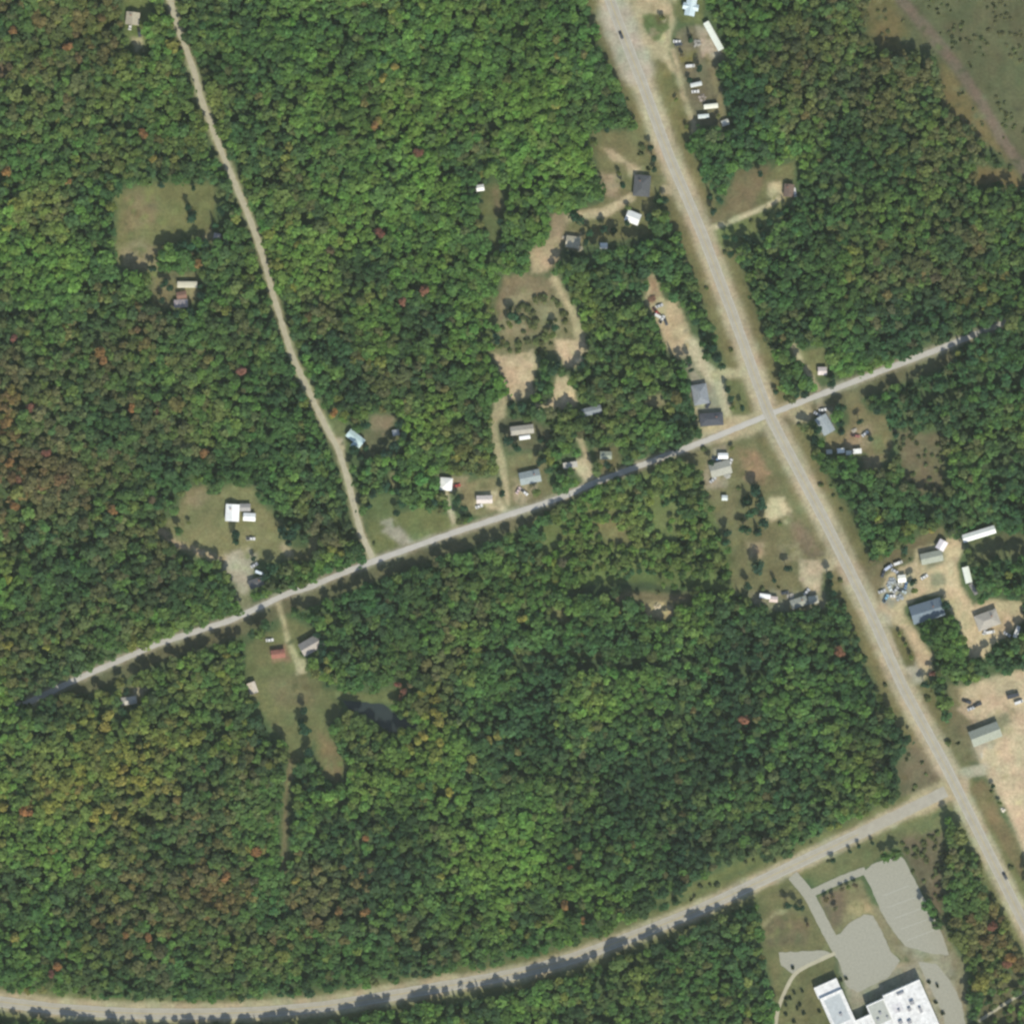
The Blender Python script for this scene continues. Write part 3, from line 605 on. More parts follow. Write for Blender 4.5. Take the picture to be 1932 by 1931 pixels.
def trailer(name, x, y, l, w, rot, col, label, group=None, mark=None, cat='trailer', h=2.7):
    e = building(name, cat, x, y, l, w, rot, col, label, kind='arch', h=h, rise=.25, wall=1, windows=6 if l > 30 else 2, metal=True, group=group, mark=mark)
    l *= S; w *= S
    MB().cyl((l/2+.15, 0, .5), (l/2+1.1, 0, .45), .06, .05, 6).build('hitch', M_metal, e)
    return e

BW = (.76, .77, .75); WH = (.70, .71, .68)
building('cabin', 'house', 251, 36, 22, 24, 84, (.36, .33, .25), 'tan roofed cabin in the upper left corner beside the forest track', wall=3, chimney=True, mark='the tan roofed corner cabin')
trailer('mobile_home', 354, 537, 37, 11, 0, (.50, .47, .36), 'cream roofed mobile home below the left grass field', mark='the cream roofed mobile home', cat='mobile home')
building('cottage', 'house', 342, 573, 24, 13, 3, (.38, .33, .32), 'small cottage with pinkish grey roof at the bottom of the left field yard', mark='the pinkish grey cottage')
building('shed', 'shed', 343, 557, 17, 12, 10, (.20, .12, .09), 'rust brown roofed shed between the mobile home and the pinkish cottage', windows=1, h=2.2)
building('shed', 'shed', 410, 446, 11, 9, -10, (.36, .32, .31), 'small pinkish grey shed at the right tip of the left field', windows=1, h=2.2, mark='the small shed at the left field')
building('shed', 'shed', 906, 355, 13, 10, 8, WH, 'small white roofed shed alone in the woods at upper centre', windows=1, h=2.3, metal=True, mark='the lone white shed')
building('house', 'house', 1303, 14, 32, 17, 80, (.50, .60, .63), 'pale blue cross shaped roof house at the top edge', kind='cross', metal=True, mark='the pale blue cross shaped house')
trailer('mobile_home', 1346, 69, 59, 11, -61, (.64, .68, .60), 'long narrow white mobile home standing diagonally near the top edge', mark='the long diagonal mobile home', cat='mobile home')
trailer('camper_trailer', 1341, 201, 26, 8, 6, (.70, .70, .58), 'cream camper trailer, longer of the two near the upper side lane', mark='the cream camper trailer')
trailer('camper_trailer', 1327, 220, 20, 7, 5, (.55, .60, .57), 'short grey white camper trailer just below the cream one', mark='the short grey camper')
trailer('camper_trailer', 1313, 160, 21, 7, 12, (.52, .55, .53), 'grey white camper trailer beside the upper side lane', mark='the upper lane camper')
building('shed', 'shed', 1368, 232, 12, 9, 20, (.55, .56, .50), 'pale shed at the lower end of the upper dirt track', windows=1, h=2.2)
building('house', 'house', 1211, 351, 38, 29, 85, (.085, .09, .095), 'dark charcoal hip roofed house left of the highway', kind='hip', chimney=True, mark='the charcoal hip roofed house')
building('house', 'house', 1194, 411, 25, 20, -22, WH, 'bright white roofed house at the end of the sandy drive', metal=True, wall=1, mark='the sandy drive house')
building('garage', 'garage', 1081, 457, 25, 20, -8, (.40, .37, .28), 'pale tan roofed garage among clutter below the round tree', windows=2, mark='the pale tan garage')
building('shed', 'shed', 1139, 464, 12, 9, 0, WH, 'tiny white shed right of the pale tan garage', windows=1, h=2.2, metal=True)
building('house', 'house', 1488, 360, 22, 17, 85, (.15, .11, .09), 'dark brown roofed house at the end of the right hand dirt drive', chimney=True, mark='the dark brown roofed house')
building('house', 'house', 985, 811, 42, 15, 7, (.36, .34, .29), 'long grey tan roofed house right of the winding sand track', wall=2, mark='the long grey tan house')
trailer('camper_trailer', 990, 825, 20, 7, 8, BW, 'bright white trailer parked against the long grey tan house')
building('house', 'house', 1116, 775, 36, 13, 14, (.22, .25, .27), 'slate grey roofed narrow house in deep shade at centre', wall=2, mark='the narrow slate roofed house')
building('house', 'house', 1000, 900, 38, 22, 12, (.27, .31, .31), 'blue grey gabled house above the cross road at centre', wall=1, chimney=True, mark='the blue grey gabled house')
building('carport', 'carport', 1076, 877, 26, 10, 8, (.42, .40, .36), 'pale flat roofed carport left of the sandy driveway', kind='flat', windows=0, h=2.4)
building('cottage', 'house', 1143, 859, 20, 13, 0, (.28, .31, .25), 'small grey green roofed cottage right of the sandy driveway', mark='the grey green cottage')
building('house', 'house', 914, 942, 28, 13, 2, (.58, .52, .48), 'pinkish white roofed house on bare dirt near the cross road', wall=1, mark='the pinkish white house')
building('house', 'house', 842, 913, 22, 21, 85, BW, 'square brilliant white roofed house with a thin driveway to the cross road', kind='hip', wall=1, metal=True, mark='the square white house')
building('house', 'house', 671, 826, 33, 15, -38, (.42, .54, .54), 'pale teal L shaped roof house right of the forest track', kind='ell', metal=True, mark='the teal roofed house')
building('shed', 'shed', 747, 816, 11, 9, 10, (.42, .45, .47), 'small light grey shed between dark trees right of the teal house', windows=1, h=2.2)
building('house', 'house', 439, 967, 30, 24, 87, BW, 'large white roofed house in the lower left clearing', wall=1, metal=True, chimney=True, mark='the large white roofed house')
building('garage', 'garage', 471, 975, 21, 13, -3, BW, 'small white roofed garage right of the large white roofed house', windows=1, metal=True)
building('shed', 'shed', 463, 957, 18, 12, 0, (.30, .29, .28), 'grey roofed shed touching the top of the small white garage', windows=1, h=2.3)
building('house', 'house', 484, 1099, 26, 15, 20, (.12, .12, .125), 'dark grey roofed house in tree shade right of the gravel drive', chimney=True, mark='the shaded dark grey house')
building('farmhouse', 'house', 525, 1233, 24, 14, 8, (.27, .12, .09), 'red roofed farmhouse on the lower left lawn', wall=0, chimney=True, mark='the red roofed farmhouse')
building('barn', 'barn', 588, 1216, 42, 24, 30, (.33, .30, .27), 'large weathered grey barn right of the red roofed farmhouse', h=4, rise=2.2, wall=2, windows=3, mark='the weathered grey barn')
building('shed', 'shed', 477, 1297, 20, 14, 110, (.52, .46, .38), 'cream roofed shed at the left edge of the farm field', windows=1, mark='the cream shed by the farm field')
building('cabin', 'house', 244, 1321, 27, 13, 8, (.44, .42, .37), 'pale roofed cabin in the lower left woods', wall=3, mark='the pale lower left cabin')
building('house', 'house', 1321, 744, 36, 27, 100, (.21, .23, .25), 'blue grey roofed house on the frontage lane left of the crossing', wall=1, kind='hip', mark='the frontage lane house')
building('house', 'house', 1342, 791, 42, 22, 4, (.07, .075, .09), 'near black hip roofed house just above the cross road', kind='hip', chimney=True, mark='the near black hip roofed house')
building('house', 'house', 1359, 884, 38, 24, 15, (.33, .33, .28), 'cluttered grey roofed house just below the crossing', wall=2, mark='the cluttered grey house')
building('shed', 'shed', 1364, 860, 17, 9, 0, BW, 'white roofed shed above the cluttered grey house', windows=1, h=2.3, metal=True)
building('shed', 'shed', 1367, 939, 9, 8, 0, (.55, .60, .58), 'tiny pale shed on the lawn below the cluttered grey house', windows=1, h=2.1)
trailer('camper_trailer', 1443, 1124, 20, 8, -8, BW, 'white camper trailer at the lower yard, leftmost of the roofs there', mark='the leftmost white camper')
building('shed', 'shed', 1459, 1130, 14, 9, -5, (.58, .48, .44), 'pinkish roofed shed beside the leftmost white camper', windows=1, h=2.2)
building('house', 'house', 1507, 1136, 30, 16, 18, (.30, .31, .26), 'grey green roofed house in the lower highway yard', chimney=True, mark='the grey green house')
building('garage', 'garage', 1534, 1131, 17, 13, 10, (.36, .36, .30), 'pale grey garage right of the grey green house', windows=1)
building('shed', 'shed', 1551, 700, 15, 13, 0, (.56, .50, .48), 'pinkish white shed in the small yard right of the highway', windows=1, h=2.4, mark='the pinkish white shed')
building('house', 'house', 1556, 801, 34, 22, -60, (.29, .33, .35), 'light blue grey roofed house below the cross road, right of the crossing', wall=1, mark='the light blue grey house')
for k, (x, y, l, w, c, lb) in enumerate(((1564, 852, 10, 7, (.42, .44, .40), 'dull grey storage box, leftmost of the pale row below the brown yard'),
        (1586, 850, 13, 8, WH, 'white storage box, second from left in the pale row'), (1601, 854, 10, 7, (.55, .56, .5), 'off white storage box, third from left in the pale row'),
        (1617, 851, 15, 8, WH, 'longest white storage box, rightmost in the pale row'))):
    building('storage_box', 'container', x, y, l, w, 5, c, lb, kind='flat', windows=0, h=2.3, group='pale boxes in a row in the brown yard')
building('shed', 'shed', 1776, 1028, 17, 15, 60, (.70, .66, .68), 'white roofed shed at the top of the sandy compound', windows=1, h=3, metal=True, mark='the compound white shed')
building('workshop', 'workshop', 1757, 1051, 40, 19, 12, (.31, .33, .27), 'grey green roofed workshop at the top of the sandy compound', h=3.2, wall=2, mark='the grey green workshop')
building('house', 'house', 1748, 1152, 60, 33, 17, (.15, .19, .225), 'large slate blue gabled house with deep shade on its upper side', h=3.6, rise=2.4, wall=2, chimney=True, mark='the large slate blue house')
building('long_shed', 'shed', 1846, 1007, 62, 13, 17, (.68, .71, .68), 'long white roofed shed at the right edge above tall trees', h=3, wall=2, windows=4, metal=True, mark='the long white shed')
trailer('mobile_home', 1824, 1084, 30, 12, -76, (.66, .70, .62), 'white mobile home standing upright beside the tall right hand trees', mark='the upright white mobile home', cat='mobile home')
building('house', 'house', 1862, 1169, 42, 28, 20, (.34, .32, .28), 'grey beige hip roofed house in the sandy lot near the right edge', kind='hip', h=3.2, chimney=True, mark='the grey beige hip roofed house')
building('house', 'house', 1858, 1384, 56, 28, 21, (.29, .31, .255), 'large dull grey green roofed house in the lower right sandy lot', h=3.2, rise=2.0, wall=2, mark='the dull grey green house')
building('shed', 'shed', 1701, 1091, 13, 12, 5, (.85, .84, .75), 'brilliant white square shed in the middle of the junk yard', windows=1, h=2.4, metal=True, mark='the junk yard shed')

# large white roofed building at the bottom
OX, OY = W((1660, 1900)); RZ = 24.0
big = empty('public_building', OX, OY, ang(RZ))
tag(big, 'large building with white flat roofs in two wings at the bottom right', 'building'); MARK.append((1690, 1905, 'the large white building'))
def loc(D):
    X, Y = W(D); dx, dy = X-OX, Y-OY; c, s = math.cos(ang(-RZ)), math.sin(ang(-RZ)); return (dx*c-dy*s, dx*s+dy*c)
a1 = loc((1534, 1861)); b1 = loc((1577, 1843)); a2 = loc((1631, 1891)); b2_ = loc((1733, 1845))
M_memb = mottled('white_roof_membrane', (.62, .62, .61), .35, .26, .6, 8, spec=.3); M_grav = mottled('roof_gravel', (.37, .385, .35), .6, .16, .95, 8)
M_grav2 = mottled('blue_grey_gravel', (.40, .43, .44), .6, .14, .95, 8)
def wing(x0, x1, y1, y0, h, tagname='wall'):
    w = MB().box(x0, x1, y0, y1, 0, h).build('wall', M_walls[1], big)
    r = MB().box(x0+.3, x1-.3, y0+.3, y1-.3, h, h+.12).build('roof', M_memb, big)
    pr = MB(); pr.box(x0, x1, y1-.3, y1, h+.003, h+.55).box(x0, x1, y0, y0+.3, h+.003, h+.55).box(x0, x0+.3, y0+.3, y1-.3, h+.003, h+.55).box(x1-.3, x1, y0+.3, y1-.3, h+.003, h+.55)
    pr.build('parapet', M_white, big)
    for k in range(int((x1-x0)//3.2)):
        x = x0+1.8+k*3.2
        f = MB().box(x-.8, x+.8, y1+.003, y1+.08, 1, 2.6).build('window', M_white, big); MB().box(x-.68, x+.68, y1+.082, y1+.1, 1.12, 2.48).build('pane', M_glass, f)
    return r
YB = -62.0
r1 = wing(a1[0], b1[0], b1[1], b1[1]-7.2, 4.0); r1b = wing(a1[0]+.6, b1[0]+.2, b1[1]-7.22, YB, 5.2)
MB().box(a1[0]+2.6, b1[0]-2.0, b1[1]-26, b1[1]-9.2, 5.322, 5.36).build('roof_patch', M_grav2, r1b)
r2 = wing(a2[0]+11.5, b2_[0], b2_[1], YB, 6.0); r2b = wing(a2[0], a2[0]+11.48, b2_[1]-1.6, YB+2, 5.6)
MB().box(a2[0]+.8, a2[0]+10.8, b2_[1]-15, b2_[1]-2.4, 5.722, 5.76).build('roof_patch', M_grav, r2b)
r3 = wing(b1[0]+.22, a2[0]-.02, b1[1]-28, YB+6, 5.0)
MB().box(a2[0]+14, a2[0]+20, b2_[1]-13, b2_[1]-7.5, 6.122, 6.16).build('roof_patch', mottled('patched_membrane', (.55, .54, .55), .6, .2), r2)
for k, (x, y, l, w, h, r) in enumerate(((a2[0]+22, b2_[1]-3, 4.5, 1.2, 1.1, r2), (a2[0]+26, b2_[1]-11, 2.6, 2.2, 1.6, r2), (a2[0]+23, b2_[1]-14, 2, 2, 1.2, r2), (a2[0]+29, b2_[1]-17, 1.6, 3.4, 1.2, r2),
        (a2[0]+17, b2_[1]-12, 1.6, 1.4, 1.0, r2), (a2[0]+15, b2_[1]-19, 2.4, 2, 1.4, r2), (a2[0]+6, b2_[1]-9, 1.5, 1.4, 1.1, r2b), (a2[0]+3.4, b2_[1]-12, 1.6, 1.4, 1.0, r2b), (a2[0]+9, b2_[1]-13, 1.0, 1.2, 1.0, r2b),
        (a1[0]+8.5, b1[1]-21, 1.6, 1.6, 1.1, r1b), (a1[0]+6, b1[1]-29, 2.4, 1.6, 1.1, r1b), (a2[0]+20, b2_[1]-21, 2.5, 2, 1.4, r2))):
    hb = 6.12 if r is r2 else (5.72 if r is r2b else 5.32)
    MB().box(x-l/2, x+l/2, y-w/2, y+w/2, hb+.04, hb+.04+h).build('rooftop_unit', M_metal, r)
d = MB().box(b1[0]+1, b1[0]+3.2, b1[1]-27.997, b1[1]-27.9, .05, 2.3).build('door', M_door, big)

# ------------------------------------------------------------------ vehicles
def vehicle(name, cat, x, y, rot, col, label, kind='car', group='parked vehicles', scale=1.0):
    X, Y = W((x, y)); e = empty(name, X, Y, ang(rot), .0); e.scale = (scale,)*3; tag(e, label, cat, group)
    pm = paint_mat(col); L0 = {'car': 4.6, 'pickup': 5.5, 'van': 5.4, 'truck': 7.5}[kind]; w = 1.85 if kind != 'truck' else 2.4; h = L0/2
    b = MB()
    if kind == 'car':
        b.prism([(0, 0)]*0 or [(-.0, 0), (.0, 0), (0, 0)], 0, 0) if False else None
        prof = [(-h, .35), (-h, .8), (-h+.9, .92), (h-1.1, .92), (h, .75), (h, .35)]
    elif kind == 'pickup': prof = [(-h, .45), (-h, 1.05), (-.4, 1.05), (-.4, 1.0), (h-1.3, 1.05), (h, .95), (h, .45)]
    elif kind == 'van': prof = [(-h, .35), (-h, 1.95), (h-1.4, 1.95), (h-.7, 1.15), (h, 1.0), (h, .35)]
    else: prof = [(-h, .7), (-h, 1.0), (h-1.9, 1.0), (h-1.9, 2.3), (h-.4, 2.3), (h, 1.4), (h, .6)]
    n = len(prof)
    for s in (-1, 1):
        for px_, pz in prof: b.v.append((px_, s*w/2*(.98 if pz < 1 else .9), pz))
    b.f.append(tuple(range(n))); b.f.append(tuple(range(n, 2*n))[::-1])
    for i in range(n):
        j = (i+1) % n; b.f.append((i, n+i, n+j, j))
    if kind == 'truck': b.box(-h, h-2.1, -w/2, w/2, 1.02, 2.6)
    b.build('body', pm, e)
    if kind == 'car':
        g0 = MB().box(-h+.75, h-1.35, -w/2*.9, w/2*.9, .9, 1.36, taper=.2).build('cabin_glass', M_glass, e)
        MB().box(-h+1.25, h-1.85, -w/2*.74, w/2*.74, 1.36, 1.42).build('car_roof', pm, e)
    elif kind == 'pickup':
        MB().box(-.5, 1.45, -w/2*.9, w/2*.9, 1.03, 1.62, taper=.18).build('cabin_glass', M_glass, e)
        MB().box(-.25, 1.15, -w/2*.74, w/2*.74, 1.62, 1.68).build('car_roof', pm, e)
        MB().box(-h+.12, -.6, -w/2*.8, w/2*.8, 1.052, 1.07).build('cargo_bed', M_tyre, e)
    elif kind == 'van':
        MB().box(h-1.38, h-.72, -w/2*.82, w/2*.82, 1.5, 1.72).build('windscreen', M_glass, e)
    else: MB().box(h-.46, h-.2, -w/2*.8, w/2*.8, 1.5, 2.1).build('windscreen', M_glass, e)
    for sx in (-h+.95, h-.95):
        for sy in (-1, 1):
            t_ = MB().cyl((sx, sy*(w/2-.22), .34), (sx, sy*(w/2+.02), .34), .34, .34, 10).build('wheel', M_tyre, e)
            MB().cyl((sx, sy*(w/2+.021), .34), (sx, sy*(w/2+.04), .34), .2, .18, 8).build('rim', M_metal, t_)
    for sy in (-1, 1): MB().box(h-.06, h+.02, sy*w*.34-.16, sy*w*.34+.16, .62, .76).build('headlight', M_lamp, e)
    return e
CW = (.62, .62, .60); CB = (.05, .055, .065); CR = (.35, .06, .045); CS = (.45, .46, .47); CBL = (.12, .2, .32)
VV = [(246, 50, 80, CW, 'car', 'white car beside the corner cabin at upper left'),
 (263, 62, -80, CB, 'pickup', 'dark pickup below the corner cabin at upper left'),
 (1277, 79, -5, CW, 'car', 'white car beside the top side lane, right of the grass island'),
 (1280, 84, 5, CB, 'car', 'dark car just below the white car by the grass island'),
 (1302, 125, 5, CW, 'van', 'white van in the upper yard right of the highway'),
 (1312, 173, 5, CW, 'car', 'white car below the upper lane camper'),
 (1172, 67, -67, CB, 'car', 'dark car driving on the highway near the top edge'),
 (1896, 1652, -62, CB, 'car', 'dark car driving on the highway in the lower right'),
 (1499, 363, -80, CW, 'van', 'white van against the dark brown roofed house'),
 (1243, 597, -30, CW, 'van', 'white van at the upper left edge of the long sandy lot'),
 (1249, 603, 60, CW, 'pickup', 'white pickup beside the van in the long sandy lot'),
 (1256, 607, -70, CB, 'car', 'dark car below the white pickup in the long sandy lot'),
 (1238, 588, -50, CR, 'pickup', 'red brown pickup at the top of the vehicles in the long sandy lot'),
 (1244, 577, 20, CS, 'car', 'grey car above the red brown pickup in the long sandy lot'),
 (490, 1080, -20, (.6, .68, .75), 'van', 'pale blue van beside the shaded dark grey house'),
 (473, 1016, 0, CW, 'pickup', 'white pickup below the small white roofed garage'),
 (480, 1066, 30, CS, 'car', 'silver car on the gravel drive in the lower left clearing'),
 (509, 1207, 5, CW, 'car', 'white car above the red roofed farmhouse'),
 (862, 916, 10, CR, 'car', 'brownish red car right of the square white house'),
 (978, 925, 60, (.55, .42, .4), 'car', 'pinkish car in the yard below the blue grey gabled house'),
 (989, 928, -40, CW, 'pickup', 'white pickup in the yard below the blue grey gabled house'),
 (904, 955, 20, CW, 'car', 'white car below the pinkish white house'),
 (1345, 905, 40, CS, 'car', 'silver car below the cluttered grey house'),
 (1378, 872, 70, CW, 'car', 'white car right of the cluttered grey house'),
 (1352, 866, -20, CBL, 'pickup', 'blue pickup left of the white roofed shed near the crossing'),
 (1336, 764, 60, CB, 'car', 'black car right of the blue grey house on the frontage lane'),
 (1552, 773, 10, CW, 'car', 'white car at the top of the yard right of the crossing'),
 (1542, 781, -30, CS, 'car', 'silver car below the white car, right of the crossing'),
 (1632, 818, 40, CS, 'car', 'grey car on the brown patch in the right hand yard'),
 (1614, 822, -10, (.3, .12, .1), 'pickup', 'dull red pickup on the brown patch in the right hand yard'),
 (1481, 1118, 10, CB, 'car', 'black car between the leftmost camper and the grey green house'),
 (1522, 1116, 50, CS, 'car', 'silver car above the grey green house in the lower yard'),
 (1824, 1323, -20, CB, 'pickup', 'black pickup, leftmost in the sandy lot at the right edge'),
 (1844, 1329, 22, CB, 'pickup', 'black pickup, right of the other in the sandy lot at the right edge'),
 (1832, 1336, 22, CS, 'car', 'silver car between the two black pickups in the sandy lot'),
 (1911, 1312, 15, CB, 'truck', 'dark box truck near the right edge in the sandy lot'),
 (1922, 1324, 20, CW, 'van', 'white van below the dark box truck'),
 (1868, 1192, 10, CW, 'van', 'white van below the grey beige hip roofed house'),
 (1858, 1190, 70, CS, 'car', 'silver car left of the white van below the hip roofed house'),
 (1918, 1191, 70, CW, 'truck', 'white box truck near the right edge beside the hip roofed house'),
 (1900, 1196, -30, CS, 'car', 'silver car left of the white box truck'),
 (1836, 1111, -60, (.2, .19, .18), 'truck', 'dull brown box truck below the upright white mobile home'),
 (1676, 1070, 35, (.45, .5, .62), 'van', 'bluish van at the upper left of the junk yard'),
 (1694, 1062, 20, CW, 'van', 'white van at the top of the junk yard'),
 (1688, 1077, -30, CS, 'car', 'silver car between the vans and the white square shed'),
 (1666, 1082, 70, CB, 'car', 'black car at the left edge of the junk yard'),
 (1671, 1129, 60, (.2, .38, .5), 'pickup', 'blue pickup at the lower left of the junk yard'),
 (1682, 1124, 0, CW, 'car', 'white car right of the blue pickup in the junk yard'),
 (1690, 1112, 50, CS, 'car', 'silver car in the middle of the junk yard'),
 (1702, 1115, -20, (.36, .42, .42), 'pickup', 'grey green pickup at the right of the junk yard'),
 (1678, 1108, -60, (.5, .55, .55), 'car', 'pale grey car at the left middle of the junk yard'),
 (1709, 1104, 80, CBL, 'car', 'dark blue car right of the white square shed'),
 (1696, 1101, 10, (.4, .4, .36), 'car', 'dull beige car just below the white square shed'),
 (1664, 1115, 20, CS, 'car', 'silver car nearest the highway in the junk yard'),
 (1744, 1088, 30, CW, 'car', 'white car in the open sand between junk yard and grass patch')]
for (x, y, r, c, k, lb) in VV:
    vehicle({'car': 'parked_car', 'pickup': 'pickup_truck', 'van': 'van', 'truck': 'box_truck'}[k], {'truck': 'truck'}.get(k, k), x, y, r, c, lb, k)
    BLD.append((x, y, 14, 8, r))

def pile(x, y, r, col, label, n=26):
    X, Y = W((x, y)); mb = MB(); rr = r*S
    for i in range(n):
        a = random.uniform(0, 6.28); d = rr*math.sqrt(random.random())*.85; h = (1-d/rr)*1.2+.3; s = random.uniform(.3, .9)
        mb.box(d*math.cos(a)-s, d*math.cos(a)+s*random.uniform(.4, 1.2), d*math.sin(a)-s*.6, d*math.sin(a)+s*.7, 0, h*random.uniform(.5, 1.1), taper=random.uniform(0, .4), rz=random.uniform(0, 3), c=(d*math.cos(a), d*math.sin(a)))
    o = mb.build('scrap_pile', mottled('scrap', col, 1.2, .45), None); o.location = (X, Y, 0); tag(o, label, 'scrap pile', 'scrap piles in the yards'); BLD.append((x, y, r*2, r*2, 0))
pile(1230, 562, 8, (.17, .10, .07), 'rusty brown scrap pile at the top of the long sandy lot')
pile(1316, 82, 9, (.30, .29, .26), 'grey scrap pile left of the long diagonal mobile home', 30)
pile(1326, 185, 8, (.30, .26, .22), 'tan scrap pile above the cream camper trailer')
pile(1683, 1097, 9, (.33, .36, .37), 'blue grey scrap pile left of the white square shed', 34)
pile(1698, 1127, 8, (.30, .33, .34), 'grey scrap pile at the bottom of the junk yard', 30)
pile(1372, 895, 8, (.34, .34, .31), 'pale scrap pile right of the cluttered grey house', 28)
pile(1492, 1124, 7, (.36, .34, .30), 'pale scrap pile left of the grey green house in the lower yard')
pile(1893, 1527, 4, (.62, .57, .47), 'pale rock pile on the sandy field at the right edge', 14)
pile(1068, 448, 7, (.35, .32, .26), 'tan scrap pile left of the pale tan garage', 24)
pile(1094, 470, 6, (.38, .35, .26), 'cream scrap pile below right of the pale tan garage', 20)
pile(1240, 1143, 7, (.55, .47, .33), 'cream heap in the sandy gap of the centre forest', 18)
pile(1612, 812, 5, (.36, .33, .28), 'tan scrap pile above the dull red pickup', 16)

for x, y, s in ((1727, 1234, 'the highway grass strip'), (663, 1345, 'the pond'), (1560, 1700, 'the entrance road'), (1700, 1700, 'the long parking lot'), (1450, 782, 'the road crossing'), (700, 1058, 'the forest track junction'), (1240, 20, 'the top grass island'),
                (310, 400, 'the left grass field'), (975, 710, 'the left sand patch'), (1265, 630, 'the long sandy lot'), (1800, 60, 'the upper right bog'), (150, 1278, 'the left end of the cross road'), (250, 1905, 'the bottom road curve'),
                (1240, 1146, 'the centre sandy gap'), (1790, 1480, 'the lower right road junction'), (150, 700, 'the left woods'), (410, 260, 'the upper forest track'), (1000, 1850, 'the bottom road bend')): MARK.append((x, y, s))

# ------------------------------------------------------------------ trees
def crown_quads(r, nq, kind):
    """unit crown: radius 1, centred on z=0; returns (nq,4,3)"""
    if kind == 'round':
        k = 8; a = r.uniform(0, 6.28, k); d = r.uniform(.25, .62, k); lc = np.stack([d*np.cos(a), d*np.sin(a), r.uniform(-.25, .5, k)], 1); lc[0] = (0, 0, .45)
        lr = r.uniform(.36, .56, k); w = r.integers(0, k, nq)
        z = r.uniform(-.35, 1, nq); t = r.uniform(0, 6.28, nq); q = np.sqrt(1-z*z)
        nd = np.stack([q*np.cos(t), q*np.sin(t), z], 1); c = lc[w]+nd*lr[w][:, None]*r.uniform(.8, 1.08, nq)[:, None]
        nrm = nd*.9+r.normal(0, .3, (nq, 3))+np.array((0, 0, .35)); sz = r.uniform(.15, .25, nq)*np.sqrt(90/nq)
        el = r.uniform(.7, 1.3, nq)
    else:
        u = r.random(nq)**1.5; t = r.uniform(0, 6.28, nq); rad = (1-u)*r.uniform(.25, 1.0, nq)
        z = -1.2+3.2*u; c = np.stack([rad*np.cos(t), rad*np.sin(t), z-rad*.35], 1)
        nrm = np.stack([np.cos(t)*.75, np.sin(t)*.75, np.ones(nq)*.85], 1)+r.normal(0, .25, (nq, 3)); sz = r.uniform(.13, .24, nq)*np.sqrt(90/nq)*(1.15-.6*u)
        el = r.uniform(.8, 1.5, nq)
    nrm /= np.linalg.norm(nrm, axis=1)[:, None]
    up = np.where(np.abs(nrm[:, 2:3]) > .9, np.array([[1., 0, 0]]), np.array([[0, 0, 1.]]))
    ta = np.cross(up, nrm); ta /= np.linalg.norm(ta, axis=1)[:, None]; tb = np.cross(nrm, ta)
    ph = r.uniform(0, 6.28, nq)[:, None] if kind == 'round' else np.zeros((nq, 1)); a_ = ta*np.cos(ph)+tb*np.sin(ph); b_ = -ta*np.sin(ph)+tb*np.cos(ph)
    a_ = a_*sz[:, None]; b_ = b_*(sz*el)[:, None]; bend = nrm*(sz*.3)[:, None]
    return np.stack([c-a_-b_-bend, c+a_-b_+bend*.2, c+a_+b_-bend, c-a_+b_+bend*.2], 1)

PAL = {'dark': (.032, .082, .046), 'deep': (.050, .120, .058), 'green': (.086, .185, .058), 'bright': (.158, .282, .066), 'olive': (.180, .222, .070),
       'brown': (.180, .160, .088), 'yellow': (.31, .29, .075), 'orange': (.33, .19, .075), 'red': (.26, .125, .085), 'rust': (.25, .155, .080)}

